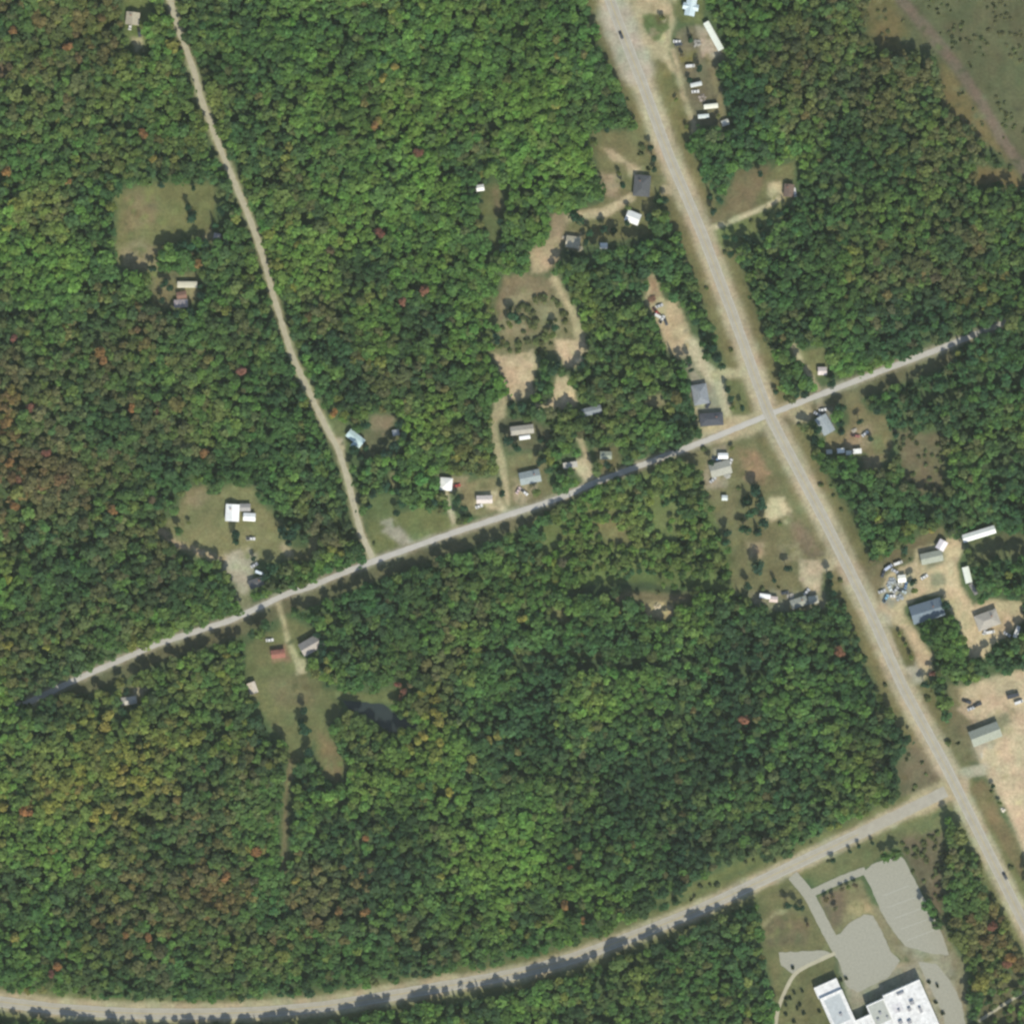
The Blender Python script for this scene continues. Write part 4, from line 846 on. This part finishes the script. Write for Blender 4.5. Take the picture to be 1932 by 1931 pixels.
ind = []      # individual trees: x, y, radius(layout units), colour, form
def T(x, y, r, c='dark', f='round'): ind.append((x, y, r, c, f))
for a in [(362, 410, 15, 'dark'), (355, 392, 7, 'dark'), (366, 355, 6, 'dark'), (305, 350, 7, 'dark'), (415, 400, 9, 'dark'), (405, 425, 9, 'deep'), (345, 462, 10, 'dark'), (332, 470, 9, 'dark'), (360, 466, 9, 'deep'), (388, 462, 9, 'deep'), (374, 470, 8, 'dark'), (425, 460, 9, 'dark'),
          (310, 535, 9, 'dark'), (322, 545, 8, 'deep'), (290, 508, 8, 'dark'), (378, 540, 10, 'dark'), (380, 560, 9, 'dark'), (306, 568, 7, 'dark'), (360, 590, 10, 'dark'), (335, 592, 9, 'dark'),
          (375, 497, 10, 'orange'), (362, 480, 6, 'brown'), (905, 382, 7, 'dark'), (943, 420, 8, 'dark'), (950, 470, 9, 'dark'), (925, 470, 8, 'green'),
          (1250, 36, 6, 'olive'), (1287, 105, 5, 'brown'), (1276, 190, 5, 'olive'), (1294, 240, 5, 'olive'), (1303, 75, 8, 'dark'), (1300, 152, 6, 'dark'), (1318, 132, 8, 'dark'), (1355, 220, 5, 'olive'),
          (1086, 416, 15, 'dark'), (1144, 246, 6, 'dark'), (1168, 327, 6, 'olive'), (1175, 350, 7, 'dark'), (1222, 412, 9, 'dark'), (1255, 378, 7, 'dark'), (1250, 402, 5, 'olive'), (1260, 403, 5, 'dark'), (1185, 392, 6, 'olive'), (1182, 422, 7, 'dark'), (1140, 432, 9, 'dark'), (1158, 436, 8, 'dark'), (1103, 457, 8, 'dark'), (1112, 440, 7, 'deep'), (1076, 480, 8, 'dark'),
          (1232, 300, 7, 'dark'), (1228, 280, 7, 'dark'), (1234, 320, 6, 'dark'),
          (1369, 446, 8, 'dark'), (1385, 452, 7, 'dark'), (1408, 450, 8, 'dark'), (1422, 462, 9, 'deep'), (1440, 445, 9, 'dark'), (1378, 480, 8, 'dark'), (1470, 408, 8, 'dark'), (1452, 420, 7, 'deep'), (1484, 410, 8, 'dark'), (1434, 428, 6, 'dark'), (1433, 330, 7, 'dark'), (1345, 400, 8, 'dark'), (1355, 380, 9, 'deep'), (1340, 372, 8, 'dark'),
          (1028, 690, 13, 'green'), (1042, 697, 12, 'deep'), (1030, 712, 12, 'green'), (1020, 728, 10, 'deep'), (1022, 748, 9, 'green'), (1052, 690, 9, 'dark'), (1095, 690, 9, 'dark'), (1105, 670, 8, 'dark'), (966, 596, 12, 'deep'), (978, 606, 9, 'deep'), (960, 614, 8, 'olive'), (1046, 618, 8, 'deep'), (935, 640, 11, 'dark'), (1042, 632, 7, 'olive'),
          (965, 765, 10, 'dark'), (985, 770, 10, 'deep'), (1003, 768, 9, 'dark'), (958, 833, 11, 'dark'), (975, 843, 10, 'dark'), (1020, 830, 10, 'dark'), (948, 930, 8, 'dark'), (1020, 870, 10, 'dark'), (1035, 885, 10, 'deep'), (1012, 930, 9, 'olive'), (1055, 890, 8, 'deep'), (1130, 880, 8, 'olive'), (1145, 878, 9, 'dark'),
          (1299, 680, 8, 'dark'), (1304, 700, 6, 'dark'), (1276, 783, 14, 'dark'), (1262, 795, 10, 'deep'), (1290, 790, 10, 'dark'), (1372, 735, 7, 'dark'), (1378, 752, 7, 'dark'), (1398, 770, 7, 'dark'), (1382, 770, 6, 'olive'), (1340, 655, 11, 'dark'), (1352, 675, 11, 'dark'), (1362, 692, 9, 'deep'), (1325, 630, 10, 'dark'), (1312, 605, 10, 'deep'),
          (1341, 872, 7, 'dark'), (1380, 845, 5, 'olive'), (1425, 925, 13, 'dark'), (1410, 945, 13, 'dark'), (1435, 950, 13, 'dark'), (1418, 970, 13, 'deep'), (1440, 985, 11, 'dark'), (1405, 1000, 12, 'deep'), (1430, 1005, 10, 'dark'), (1370, 1005, 9, 'dark'), (1429, 1070, 14, 'dark'), (1485, 1074, 9, 'dark'), (1563, 1085, 8, 'dark'), (1567, 1100, 8, 'dark'), (1570, 1118, 8, 'dark'), (1460, 1095, 6, 'dark'), (1410, 1105, 9, 'dark'), (1370, 1025, 9, 'deep'),
          (1463, 740, 6, 'dark'), (1505, 730, 10, 'dark'), (1518, 745, 10, 'dark'), (1500, 745, 9, 'deep'), (1568, 725, 10, 'dark'), (1570, 710, 8, 'dark'), (1520, 645, 9, 'dark'), (1539, 810, 11, 'dark'), (1535, 830, 10, 'dark'), (1584, 799, 9, 'dark'), (1588, 815, 9, 'dark'), (1622, 797, 7, 'dark'), (1641, 828, 6, 'dark'), (1585, 770, 10, 'deep'), (1655, 775, 10, 'dark'), (1690, 820, 8, 'dark'),
          (1705, 1037, 9, 'dark'), (1645, 1060, 8, 'brown'), (1658, 1052, 7, 'olive'), (1722, 1098, 9, 'dark'), (1724, 1113, 7, 'olive'), (1740, 1000, 10, 'olive'), (1755, 1000, 7, 'yellow'), (1722, 1168, 5, 'brown'), (1783, 1140, 9, 'dark'), (1697, 1195, 5, 'olive'), (1708, 1215, 5, 'olive'), (1718, 1238, 6, 'olive'), (1744, 1290, 9, 'dark'),
          (1885, 1515, 5, 'olive'), (1873, 1482, 5, 'dark'), (1758, 1270, 7, 'red'),
          (445, 1008, 10, 'dark'), (446, 1022, 8, 'dark'), (338, 1001, 9, 'green'), (357, 985, 5, 'olive'), (478, 1053, 6, 'dark'), (533, 1005, 13, 'dark'), (550, 1010, 12, 'dark'), (560, 995, 11, 'deep'), (545, 1025, 8, 'dark'), (500, 1085, 11, 'dark'), (515, 1070, 12, 'dark'),
          (690, 800, 11, 'dark'), (668, 850, 11, 'dark'), (680, 862, 10, 'dark'), (755, 800, 10, 'dark'), (760, 820, 10, 'dark'), (745, 840, 11, 'dark'), (730, 856, 11, 'dark'), (690, 845, 8, 'deep'), (705, 930, 10, 'dark'), (728, 918, 10, 'dark'), (752, 930, 10, 'dark'), (760, 950, 10, 'deep'), (695, 955, 9, 'dark'), (748, 968, 8, 'dark'),
          (820, 945, 8, 'dark'), (862, 945, 10, 'deep'), (875, 960, 8, 'deep'), (890, 890, 8, 'dark'), (630, 778, 9, 'orange'), (625, 785, 6, 'yellow'),
          (573, 1340, 9, 'dark'), (575, 1375, 13, 'dark'), (568, 1362, 9, 'deep'), (583, 1418, 10, 'dark'), (610, 1225, 11, 'dark'), (605, 1240, 10, 'dark'), (612, 1205, 10, 'dark'), (608, 1260, 9, 'deep'), (600, 1195, 9, 'dark'), (487, 1400, 9, 'dark'), (640, 1232, 10, 'deep'), (620, 1290, 6, 'dark'), (575, 1470, 10, 'dark'), (590, 1485, 10, 'deep'),
          (750, 1292, 8, 'red'), (762, 1302, 7, 'red'), (755, 1315, 6, 'red'), (775, 1290, 7, 'brown'), (240, 1302, 8, 'dark'), (258, 1335, 10, 'dark'), (235, 1340, 10, 'deep'),
          (1571, 1622, 6, 'dark'), (1603, 1604, 5, 'dark'), (1620, 1595, 5, 'dark'), (1645, 1588, 5, 'dark'), (1485, 1706, 8, 'dark'), (1503, 1708, 8, 'dark'), (1513, 1712, 6, 'dark'), (1524, 1743, 5, 'brown'), (1558, 1695, 6, 'brown'), (1570, 1690, 5, 'brown'), (1588, 1676, 5, 'brown'), (1612, 1670, 6, 'brown'), (1600, 1672, 5, 'olive'), (1575, 1712, 6, 'brown')]: T(*a)
n_iso = len(ind)
for (x, y, r, c) in [(190, 665, 10, 'orange'), (196, 682, 8, 'orange'), (800, 550, 9, 'red'), (715, 442, 9, 'red'), (252, 672, 0, 'red'), (60, 770, 8, 'red'), (130, 90, 8, 'orange'), (30, 955, 8, 'orange'), (22, 872, 9, 'orange'), (90, 855, 8, 'red'), (40, 905, 8, 'red'), (385, 855, 8, 'orange'), (250, 770, 7, 'orange'), (300, 775, 7, 'red'), (455, 700, 9, 'red'), (215, 962, 8, 'orange'), (260, 962, 0, 'red'), (30, 640, 7, 'red'), (28, 60, 7, 'orange'),
                  (48, 1525, 10, 'orange'), (60, 1532, 7, 'orange'), (1400, 1355, 9, 'red'), (1582, 1228, 9, 'red'), (430, 1653, 9, 'orange'), (484, 1605, 9, 'orange'), (470, 1600, 7, 'yellow'), (110, 1820, 8, 'orange'), (100, 1832, 7, 'red'), (640, 1715, 7, 'orange'), (690, 1720, 9, 'orange'), (690, 1580, 6, 'orange'), (480, 1660, 8, 'brown'), (1870, 1745, 9, 'red'), (1905, 1805, 10, 'orange'), (1898, 1815, 8, 'red'), (280, 1765, 7, 'orange'), (240, 1760, 6, 'orange'),
                  (1066, 1704, 8, 'orange'), (1075, 1636, 7, 'orange'), (1100, 1732, 7, 'orange'), (790, 290, 8, 'red'), (710, 240, 8, 'orange'), (715, 230, 7, 'yellow'), (725, 150, 8, 'yellow'), (745, 130, 7, 'yellow'), (625, 475, 8, 'brown'), (760, 570, 7, 'red'), (270, 255, 9, 'orange'), (15, 325, 8, 'orange'), (130, 345, 7, 'orange'), (290, 300, 7, 'yellow'), (20, 130, 7, 'brown'), (290, 945, 7, 'brown'),
                  (205, 1345, 11, 'yellow'), (200, 1370, 10, 'yellow'), (235, 1450, 9, 'yellow'), (230, 1470, 10, 'yellow'), (250, 1490, 9, 'yellow'), (205, 1520, 10, 'yellow'), (185, 1525, 9, 'yellow'), (180, 1540, 8, 'yellow'), (220, 1535, 7, 'yellow'), (10, 1520, 9, 'yellow'), (20, 1215, 9, 'yellow'), (90, 1220, 6, 'yellow'), (820, 1345, 10, 'yellow'), (830, 1360, 9, 'yellow'), (800, 1385, 9, 'yellow'), (790, 1395, 8, 'yellow'), (830, 1400, 8, 'yellow'), (940, 1385, 8, 'yellow'), (920, 1395, 8, 'yellow'), (890, 1430, 8, 'yellow'), (985, 1165, 8, 'yellow'), (1060, 1060, 8, 'brown'),
                  (848, 1490, 8, 'yellow'), (832, 1650, 6, 'yellow'), (560, 1660, 7, 'yellow'), (30, 1765, 8, 'yellow'), (190, 1750, 8, 'yellow'), (195, 1825, 7, 'yellow'), (880, 1230, 7, 'orange'), (885, 1262, 7, 'orange'), (855, 1290, 6, 'orange'), (750, 1305, 0, 'red'), (1745, 490, 8, 'orange'), (1760, 500, 7, 'red'), (1700, 590, 8, 'red'), (1770, 560, 7, 'orange'), (1900, 540, 8, 'brown'), (1880, 480, 8, 'brown'), (1740, 350, 7, 'brown'),
                  (1650, 30, 7, 'yellow'), (1500, 60, 0, 'red'), (1530, 25, 7, 'yellow'), (1480, 130, 8, 'brown'), (1560, 40, 8, 'orange'), (1672, 220, 7, 'yellow'), (1900, 660, 0, 'red'), (140, 815, 7, 'orange'), (45, 820, 8, 'orange'), (100, 890, 7, 'orange'), (70, 930, 8, 'orange'), (300, 1080, 7, 'red'), (270, 1110, 7, 'orange'), (370, 1130, 8, 'brown'), (190, 1195, 7, 'red'), (300, 1120, 0, 'red')]:
    if r: T(x, y, r*1.22, c)
ind = ind[:300]
BUSH = []
for x, y in [(235, 1740), (302, 1788), (200, 1790), (200, 1858), (288, 1815), (260, 1908), (445, 1835), (250, 1520), (320, 1690), (1240, 1625), (1305, 1650), (1340, 1850), (1290, 1770), (600, 1610), (640, 1600), (205, 1745), (265, 1700), (330, 1850)]:
    BUSH.append((*pt(4, 4, x, y), 4.2 if x != 320 else 4))
# forest mask functions
def mask_at(x, y):
    dens = np.ones(x.shape); size = np.ones(x.shape)
    for (k, g_, wdt, col, fe, wo, d, s, grow) in L:
        if d is None: continue
        xs = [q[0] for q in g_]; ys = [q[1] for q in g_]; m = grow+wdt/2+12
        idx = np.nonzero((x > min(xs)-m) & (x < max(xs)+m) & (y > min(ys)-m) & (y < max(ys)+m))[0]
        if idx.size == 0: continue
        sd = sdf_poly(x[idx], y[idx], g_) if k == 'p' else sdf_line(x[idx], y[idx], g_, wdt)
        sd = sd+fnoise(x[idx], y[idx], 26, 21, 3)*wo*.9
        hit = idx[sd < grow]
        dens[hit] = d; size[hit] = s
    for (bx, by, l, w, rot) in BLD:
        c, s_ = math.cos(ang(rot)), math.sin(ang(rot)); dx = x-bx; dy = -(y-by); u = dx*c+dy*s_; v = -dx*s_+dy*c
        dens[(np.abs(u) < l/2+8) & (np.abs(v) < w/2+8)] = 0
    return dens, size
# paved sheets block trees too
for nm in ('long_parking_lot', 'wide_parking_lot', 'small_parking_lot', 'service_yard', 'entrance_road', 'connecting_lane', 'curved_footpath'):
    pass
for g_ in (P(4, 4, [(760, 840), (910, 740), (1010, 690), (1065, 740), (1350, 1310), (1385, 1430), (1070, 1365)]), P(4, 4, [(540, 1290), (770, 1135), (960, 1400), (1100, 1450), (1200, 1500), (950, 1600), (720, 1700), (590, 1500)]),
           P(4, 4, [(150, 1410), (530, 1400), (250, 1565)]), P(4, 4, [(1165, 1450), (1400, 1600), (1540, 1900), (1560, 2300), (380, 2300), (400, 1640), (800, 1600)])): L.append(('p', g_, 0, 0, 2, 0, 0, 1, 2))
L.append(('l', P(4, 4, [(250, 850), (370, 990), (500, 1250), (600, 1430)]), 22, 0, 2, 0, 0, 1, 3)); L.append(('l', P(4, 4, [(385, 985), (780, 815)]), 14, 0, 2, 0, 0, 1, 2))
L.append(('l', P(4, 4, [(1600, 1910), (2000, 1660)]), 8, 0, 2, 0, 0, 1, 4)); L.append(('l', P(4, 4, [(560, 1415), (420, 1480), (250, 1560), (185, 1710), (130, 1880), (125, 2050)]), 8, 0, 2, 0, 0, 1, 3)); L.append(('l', MAIN, 40, 0, 2, 0, 0, 1, 2))

MARGIN = 200     # layout units of forest beyond the frame
sp = 4.15/S
xs = np.arange(-MARGIN, 1932+MARGIN, sp); ys = np.arange(-MARGIN, 1931+MARGIN, sp*.87)
XX, YY = np.meshgrid(xs, ys); XX = XX+((np.arange(len(ys)) % 2)*sp/2)[:, None]
XX = (XX+rng.uniform(-.42, .42, XX.shape)*sp).ravel(); YY = (YY+rng.uniform(-.42, .42, YY.shape)*sp).ravel()
dens, size = mask_at(XX, YY)
big_gap = fnoise(XX, YY, 60, 77, 3)
keep = rng.random(XX.size) < dens*np.where(size < .45, np.clip(.5+3*fnoise(XX, YY, 40, 91, 2), 0, 1.5), 1)*np.where(big_gap < -.45, .75, .97)
XX, YY, size = XX[keep], YY[keep], size[keep]
ok = np.ones(XX.size, bool)
for (x, y, r, c, f) in ind: ok &= (XX-x)**2+(YY-y)**2 > (r*.95+2)**2
for (x, y, r) in BUSH: ok &= (XX-x)**2+(YY-y)**2 > (r+8)**2
XX, YY, size = XX[ok], YY[ok], size[ok]; NT = XX.size
# second, low layer between the scrub trees
BL = [(50, 860, 130, 100, 'rust', 1.1), (200, 680, 110, 80, 'rust', .5), (380, 1660, 170, 110, 'rust', .6), (130, 60, 120, 80, 'rust', .3), (60, 1540, 60, 60, 'rust', .3), (210, 1500, 70, 90, 'yellow', .8), (90, 1810, 80, 60, 'rust', .4), (1870, 1760, 70, 80, 'rust', .5), (1740, 560, 120, 50, 'rust', .35), (680, 1730, 120, 60, 'rust', .3), (780, 130, 320, 130, 'bright', 1.0), (750, 420, 260, 130, 'bright', .9), (780, 620, 190, 130, 'bright', 1.5), (950, 330, 220, 80, 'bright', .8), (120, 1380, 140, 120, 'olive', 1.0), (230, 1480, 90, 120, 'yellow', .8), (90, 1700, 140, 170, 'bright', 1.0), (60, 480, 130, 90, 'bright', .9),
      (880, 1390, 150, 90, 'bright', 1.0), (830, 1400, 70, 90, 'yellow', .5), (960, 1600, 160, 160, 'bright', 1.2), (1130, 1720, 80, 70, 'bright', 1.0), (1010, 1420, 60, 70, 'olive', .6), (200, 200, 230, 150, 'olive', .9), (80, 90, 120, 90, 'brown', .6), (60, 850, 160, 120, 'brown', 1.3), (200, 680, 180, 110, 'brown', .8), (160, 1060, 160, 110, 'brown', .6),
      (370, 1650, 200, 130, 'brown', 1.1), (520, 1690, 120, 90, 'brown', .9), (200, 1830, 120, 60, 'brown', .8), (430, 750, 180, 160, 'deep', .9), (180, 700, 120, 160, 'deep', .6), (600, 130, 140, 80, 'deep', .8), (1380, 1450, 330, 260, 'dark', 1.3), (1250, 1300, 250, 130, 'deep', .9), (1620, 260, 200, 170, 'dark', 1.0), (1600, 190, 160, 130, 'brown', .4), (1640, 540, 220, 130, 'dark', .9), (1720, 560, 160, 60, 'brown', .7),
      (1840, 850, 140, 220, 'deep', 2.2), (1820, 660, 120, 60, 'deep', 1.0), (1200, 640, 110, 200, 'deep', 2.0), (1150, 480, 110, 60, 'dark', 1.0), (640, 1570, 120, 140, 'dark', 1.4), (720, 1450, 80, 100, 'dark', 1.2), (1700, 950, 90, 90, 'deep', 1.0), (1700, 70, 120, 80, 'olive', .8), (1640, 1220, 120, 80, 'dark', .9), (1850, 1720, 80, 130, 'brown', .6), (1300, 1860, 220, 60, 'deep', 1.0), (800, 1170, 260, 90, 'green', .9), (1180, 1000, 210, 100, 'olive', 1.3), (1100, 1020, 160, 80, 'bright', 1.0),
      (1800, 110, 190, 150, 'brown', 2.2), (1880, 480, 80, 60, 'brown', .6), (1060, 1080, 220, 60, 'bright', .7), (1760, 870, 60, 60, 'brown', 1.2), (1720, 1660, 60, 80, 'brown', 1.5), (1000, 600, 90, 70, 'olive', 1.2)]
names = ['dark', 'deep', 'green', 'bright', 'olive', 'brown', 'yellow', 'rust']
base_w = {'dark': .30, 'deep': .50, 'green': .62, 'bright': .22, 'olive': .16, 'brown': .10, 'yellow': .02, 'rust': .012}
Wt = np.zeros((len(names), NT))
for i, nmn in enumerate(names):
    f = .8+2.6*np.clip(fnoise(XX, YY, 100, 200+i*7, 3), -.29, .7); Wt[i] = base_w[nmn]*f**1.5
    for (bx, by, rx, ry, nm2, am) in BL:
        if nm2 == nmn: Wt[i] += am*1.2*np.exp(-(((XX-bx)/rx)**2+((YY-by)/ry)**2))*f
Wt = np.clip(Wt, 1e-4, None); Wt /= Wt.sum(0); cum = np.cumsum(Wt, 0); pick = (rng.random(NT)[None, :] > cum).sum(0).clip(0, len(names)-1)
pal = np.array([PAL[k] for k in names])*np.array((1.0, 1.03, .86)); tcol = pal[pick]
low = Wt.T@pal; tcol = tcol*.44+low*.56; tcol *= (1+.30*fnoise(XX, YY, 110, 411, 3))[:, None]            # neighbours share a stand's tone
tcol = tcol*rng.uniform(.8, 1.2, NT)[:, None]*(1+rng.normal(0, .05, (NT, 3)))
fine_st = np.zeros(NT)
for (bx, by, rx, ry) in [(1380, 1430, 300, 230), (1830, 850, 120, 200), (1170, 640, 90, 160), (640, 1600, 90, 120), (1640, 250, 180, 150), (1300, 1880, 200, 60)]: fine_st = np.maximum(fine_st, np.exp(-(((XX-bx)/rx)**2+((YY-by)/ry)**2)**2))
R = (rng.uniform(2.4, 4.0, NT)*(1-fine_st)+rng.uniform(2.4, 3.3, NT)*fine_st)*size*(1+.25*fnoise(XX, YY, 45, 55, 2))
H = (9.2+3.4*fnoise(XX, YY, 60, 66, 3)+rng.uniform(-1.3, 1.3, NT))*np.where(size < .99, size*1.0, 1)
for (bx, by, rx, ry, am) in [(1915, 1090, 75, 38, 9), (1180, 492, 110, 16, 5), (1190, 1130, 110, 14, 5), (1130, 1272, 190, 14, 5), (1830, 760, 110, 20, 4), (1770, 1190, 30, 30, 5), (1850, 700, 90, 60, 4), (1890, 930, 80, 60, 3), (1100, 1870, 420, 28, 3.5), (1160, 470, 90, 30, 4), (60, 1362, 130, 22, 6), (1900, 622, 110, 22, 5), (1180, 1010, 200, 85, -3.2), (1250, 880, 180, 20, 1.5), (700, 1180, 160, 20, 2)]:
    H = H+am*np.exp(-(((XX-bx)/rx)**2+((YY-by)/ry)**2))
emer = (rng.random(NT) < .06*(1-.6*fine_st)) & (size > .7); R[emer] *= 1.4; H[emer] += 2.6
H = np.where(size < .7, R*1.05, H); H = np.where(size < .45, R*.75, H)
con = (pick <= 1) & (rng.random(NT) < .42); R[con] *= .86
WX = (XX-966)*S; WY = (965.5-YY)*S
def forest_mesh(name, sel, nq, label, cat):
    V = []; Cc = []
    nvar = 10
    vr = {('round', i): crown_quads(np.random.default_rng(100+i), nq, 'round') for i in range(nvar)}
    vc = {('cone', i): crown_quads(np.random.default_rng(300+i), nq, 'cone') for i in range(nvar)}
    var = rng.integers(0, nvar, NT); rot = rng.uniform(0, 6.28, NT)
    for kind, dct in (('round', vr), ('cone', vc)):
        for i in range(nvar):
            ids = np.nonzero(sel & (con == (kind == 'cone')) & (var == i))[0]
            if ids.size == 0: continue
            q = dct[(kind, i)]                                   # nq,4,3
            c, s_ = np.cos(rot[ids]), np.sin(rot[ids]); r_ = R[ids]
            x = (q[None, ..., 0]*c[:, None, None]-q[None, ..., 1]*s_[:, None, None])*r_[:, None, None]+WX[ids][:, None, None]
            y = (q[None, ..., 0]*s_[:, None, None]+q[None, ..., 1]*c[:, None, None])*r_[:, None, None]+WY[ids][:, None, None]
            vs = (.64*r_) if kind == 'round' else (np.maximum(H[ids]*.3, r_*.8))
            zc = H[ids]-vs*(.95 if kind == 'round' else 2.0)
            z = np.maximum(q[None, ..., 2]*vs[:, None, None]+zc[:, None, None], .08)
            V.append(np.stack([x, y, z], -1).reshape(-1, 3))
            lv = rng.uniform(.8, 1.22, (ids.size, nq))
            cc = tcol[ids][:, None, :]*lv[..., None]; Cc.append(np.repeat(cc.reshape(-1, 3), 4, 0))
    ids = np.nonzero(sel)[0]                                   # trunks: three slim faces each
    tr = .035*R[ids]+.06; ht = H[ids]-R[ids]*.6; ht = np.maximum(ht, .3)
    for k in range(3):
        a0, a1_ = 2.094*k, 2.094*(k+1)
        q = np.stack([np.stack([WX[ids]+tr*math.cos(a0), WY[ids]+tr*math.sin(a0), ids*0.], -1), np.stack([WX[ids]+tr*math.cos(a1_), WY[ids]+tr*math.sin(a1_), ids*0.], -1),
                      np.stack([WX[ids]+tr*.4*math.cos(a1_), WY[ids]+tr*.4*math.sin(a1_), ht], -1), np.stack([WX[ids]+tr*.4*math.cos(a0), WY[ids]+tr*.4*math.sin(a0), ht], -1)], 1)
        V.append(q.reshape(-1, 3)); Cc.append(np.repeat(np.array([[.09, .075, .055]]), q.shape[0]*4, 0))
    V = np.concatenate(V); Cc = np.concatenate(Cc)
    o = np_mesh(name, V, np.arange(len(V)).reshape(-1, 4), M_leafA, Cc)
    return tag(o, label, cat, kind='stuff')
small = size < .7
tcol[small] = tcol[small]*.35+np.array((.135, .145, .068))*.65
print('forest trees', NT, 'scrub', int(small.sum()))
forest_mesh('forest', ~small, 78, 'dense mixed forest of green, olive and brown crowns covering most of the land', 'forest')
forest_mesh('scrub', small, 34, 'low scrub and young growth in the bog, verges and clearings', 'scrub')

# individual trees, with shared crown and trunk meshes
def quads_mesh(name, q, mat):
    me = bpy.data.meshes.new(name); v = q.reshape(-1, 3); me.from_pydata(v.tolist(), [], np.arange(len(v)).reshape(-1, 4).tolist()); me.materials.append(mat); return me
CROWN = {f: [quads_mesh('crown', crown_quads(np.random.default_rng(500+i+(50 if f == 'cone' else 0)), 190, f), M_leafO) for i in range(6)] for f in ('round', 'cone')}
def trunk_mesh(seed):
    r = random.Random(seed); mb = MB(); mb.cyl((0, 0, 0), (.02, .01, .55), .045, .03, 7); mb.cyl((.02, .01, .55), (0, 0, .82), .03, .012, 6)
    for k in range(5):
        a = k*1.3+r.random(); z = .42+.07*k; mb.cyl((.02, .01, z), (math.cos(a)*.16, math.sin(a)*.16, z+.16), .014, .006, 5)
    me = bpy.data.meshes.new('trunk'); me.from_pydata(mb.v, [], mb.f); me.materials.append(M_bark); return me
TR = [trunk_mesh(i) for i in range(3)]
CN = {'dark': 'dark green', 'deep': 'deep green', 'green': 'mid green', 'bright': 'bright green', 'olive': 'olive', 'brown': 'brownish', 'yellow': 'yellow', 'orange': 'orange', 'red': 'red'}
def where(x, y):
    bx, by, ph = min(MARK, key=lambda m: (m[0]-x)**2+(m[1]-y)**2)
    dx, dy = x-bx, y-by; a = math.degrees(math.atan2(-dy, dx)) % 360
    w = ['right of', 'above right of', 'above', 'above left of', 'left of', 'below left of', 'below', 'below right of'][int((a+22.5)//45) % 8]
    return w+' '+ph, math.hypot(dx, dy)
ORD = ['nearest', 'second nearest', 'third nearest', 'fourth nearest', 'fifth nearest', 'sixth nearest', 'seventh nearest', 'eighth nearest', 'ninth nearest', 'tenth nearest', 'eleventh nearest', 'twelfth nearest']
def labels(items, noun):
    cut = lambda t: ' '.join(t.replace(' of the two wings', '').split()[:16])
    g_ = {}
    for i, (x, y, r, c) in enumerate(items):
        w, d = where(x, y); g_.setdefault(((('large ' if r > 11 else 'small ' if r < 7 else '')+CN[c]+' '+noun), w), []).append((d, i))
    out = {}
    for (n_, w), li in g_.items():
        li.sort()
        for k, (d, i) in enumerate(li): out[i] = cut((n_+' '+w) if len(li) == 1 else f'{ORD[min(k, 11)]} {n_} {w}')
    return out
lab = labels([(a[0], a[1], a[2], a[3]) for a in ind], 'tree')
for i, (x, y, r, c, f) in enumerate(ind):
    X, Y = W((x, y)); rr = r*S; h = (rr*1.5+4.5) if i < n_iso else rr*1.0+8.6
    if r < 7: h = rr*2.6
    aut = c in ('red', 'orange', 'yellow', 'brown')
    if not aut and (i*7) % 5 == 0 and r > 7: f = 'cone'
    e = empty('autumn_tree' if c in ('red', 'orange', 'yellow') else ('conifer' if f == 'cone' else 'broadleaf_tree'), X, Y, random.uniform(0, 6.28))
    tag(e, lab[i], 'tree', 'coloured autumn trees in the forest' if i >= n_iso else 'trees standing in and around the clearings')
    col = np.array(PAL[c])*random.uniform(.85, 1.15)*np.array([random.uniform(.92, 1.08) for _ in range(3)])
    cr = bpy.data.objects.new('crown', CROWN[f][i % 6]); COL.objects.link(cr); cr.parent = e
    vz = rr*.95 if f == 'round' else h*.32
    cr.scale = (rr*random.uniform(.92, 1.08), rr*random.uniform(.92, 1.08), vz); cr.location = (0, 0, max(h-vz*(1 if f == 'round' else 2), vz*.45)); cr.color = (*col, 1)
    tk = bpy.data.objects.new('trunk', TR[i % 3]); COL.objects.link(tk); tk.parent = e; tk.scale = (h*.8, h*.8, h)
lab = labels([(a[0], a[1], a[2], 'dark') for a in BUSH], 'bush')
for i, (x, y, r) in enumerate(BUSH):
    X, Y = W((x, y)); o = bpy.data.objects.new('bush', CROWN['round'][i % 6]); COL.objects.link(o); o.location = (X, Y, r*S*.5); o.scale = (r*S, r*S, r*S*.8)
    o.color = (.035, .055, .028, 1); o.rotation_euler = (0, 0, i*1.1); tag(o, lab[i], 'bush', 'bushes on the lawns at the bottom right')
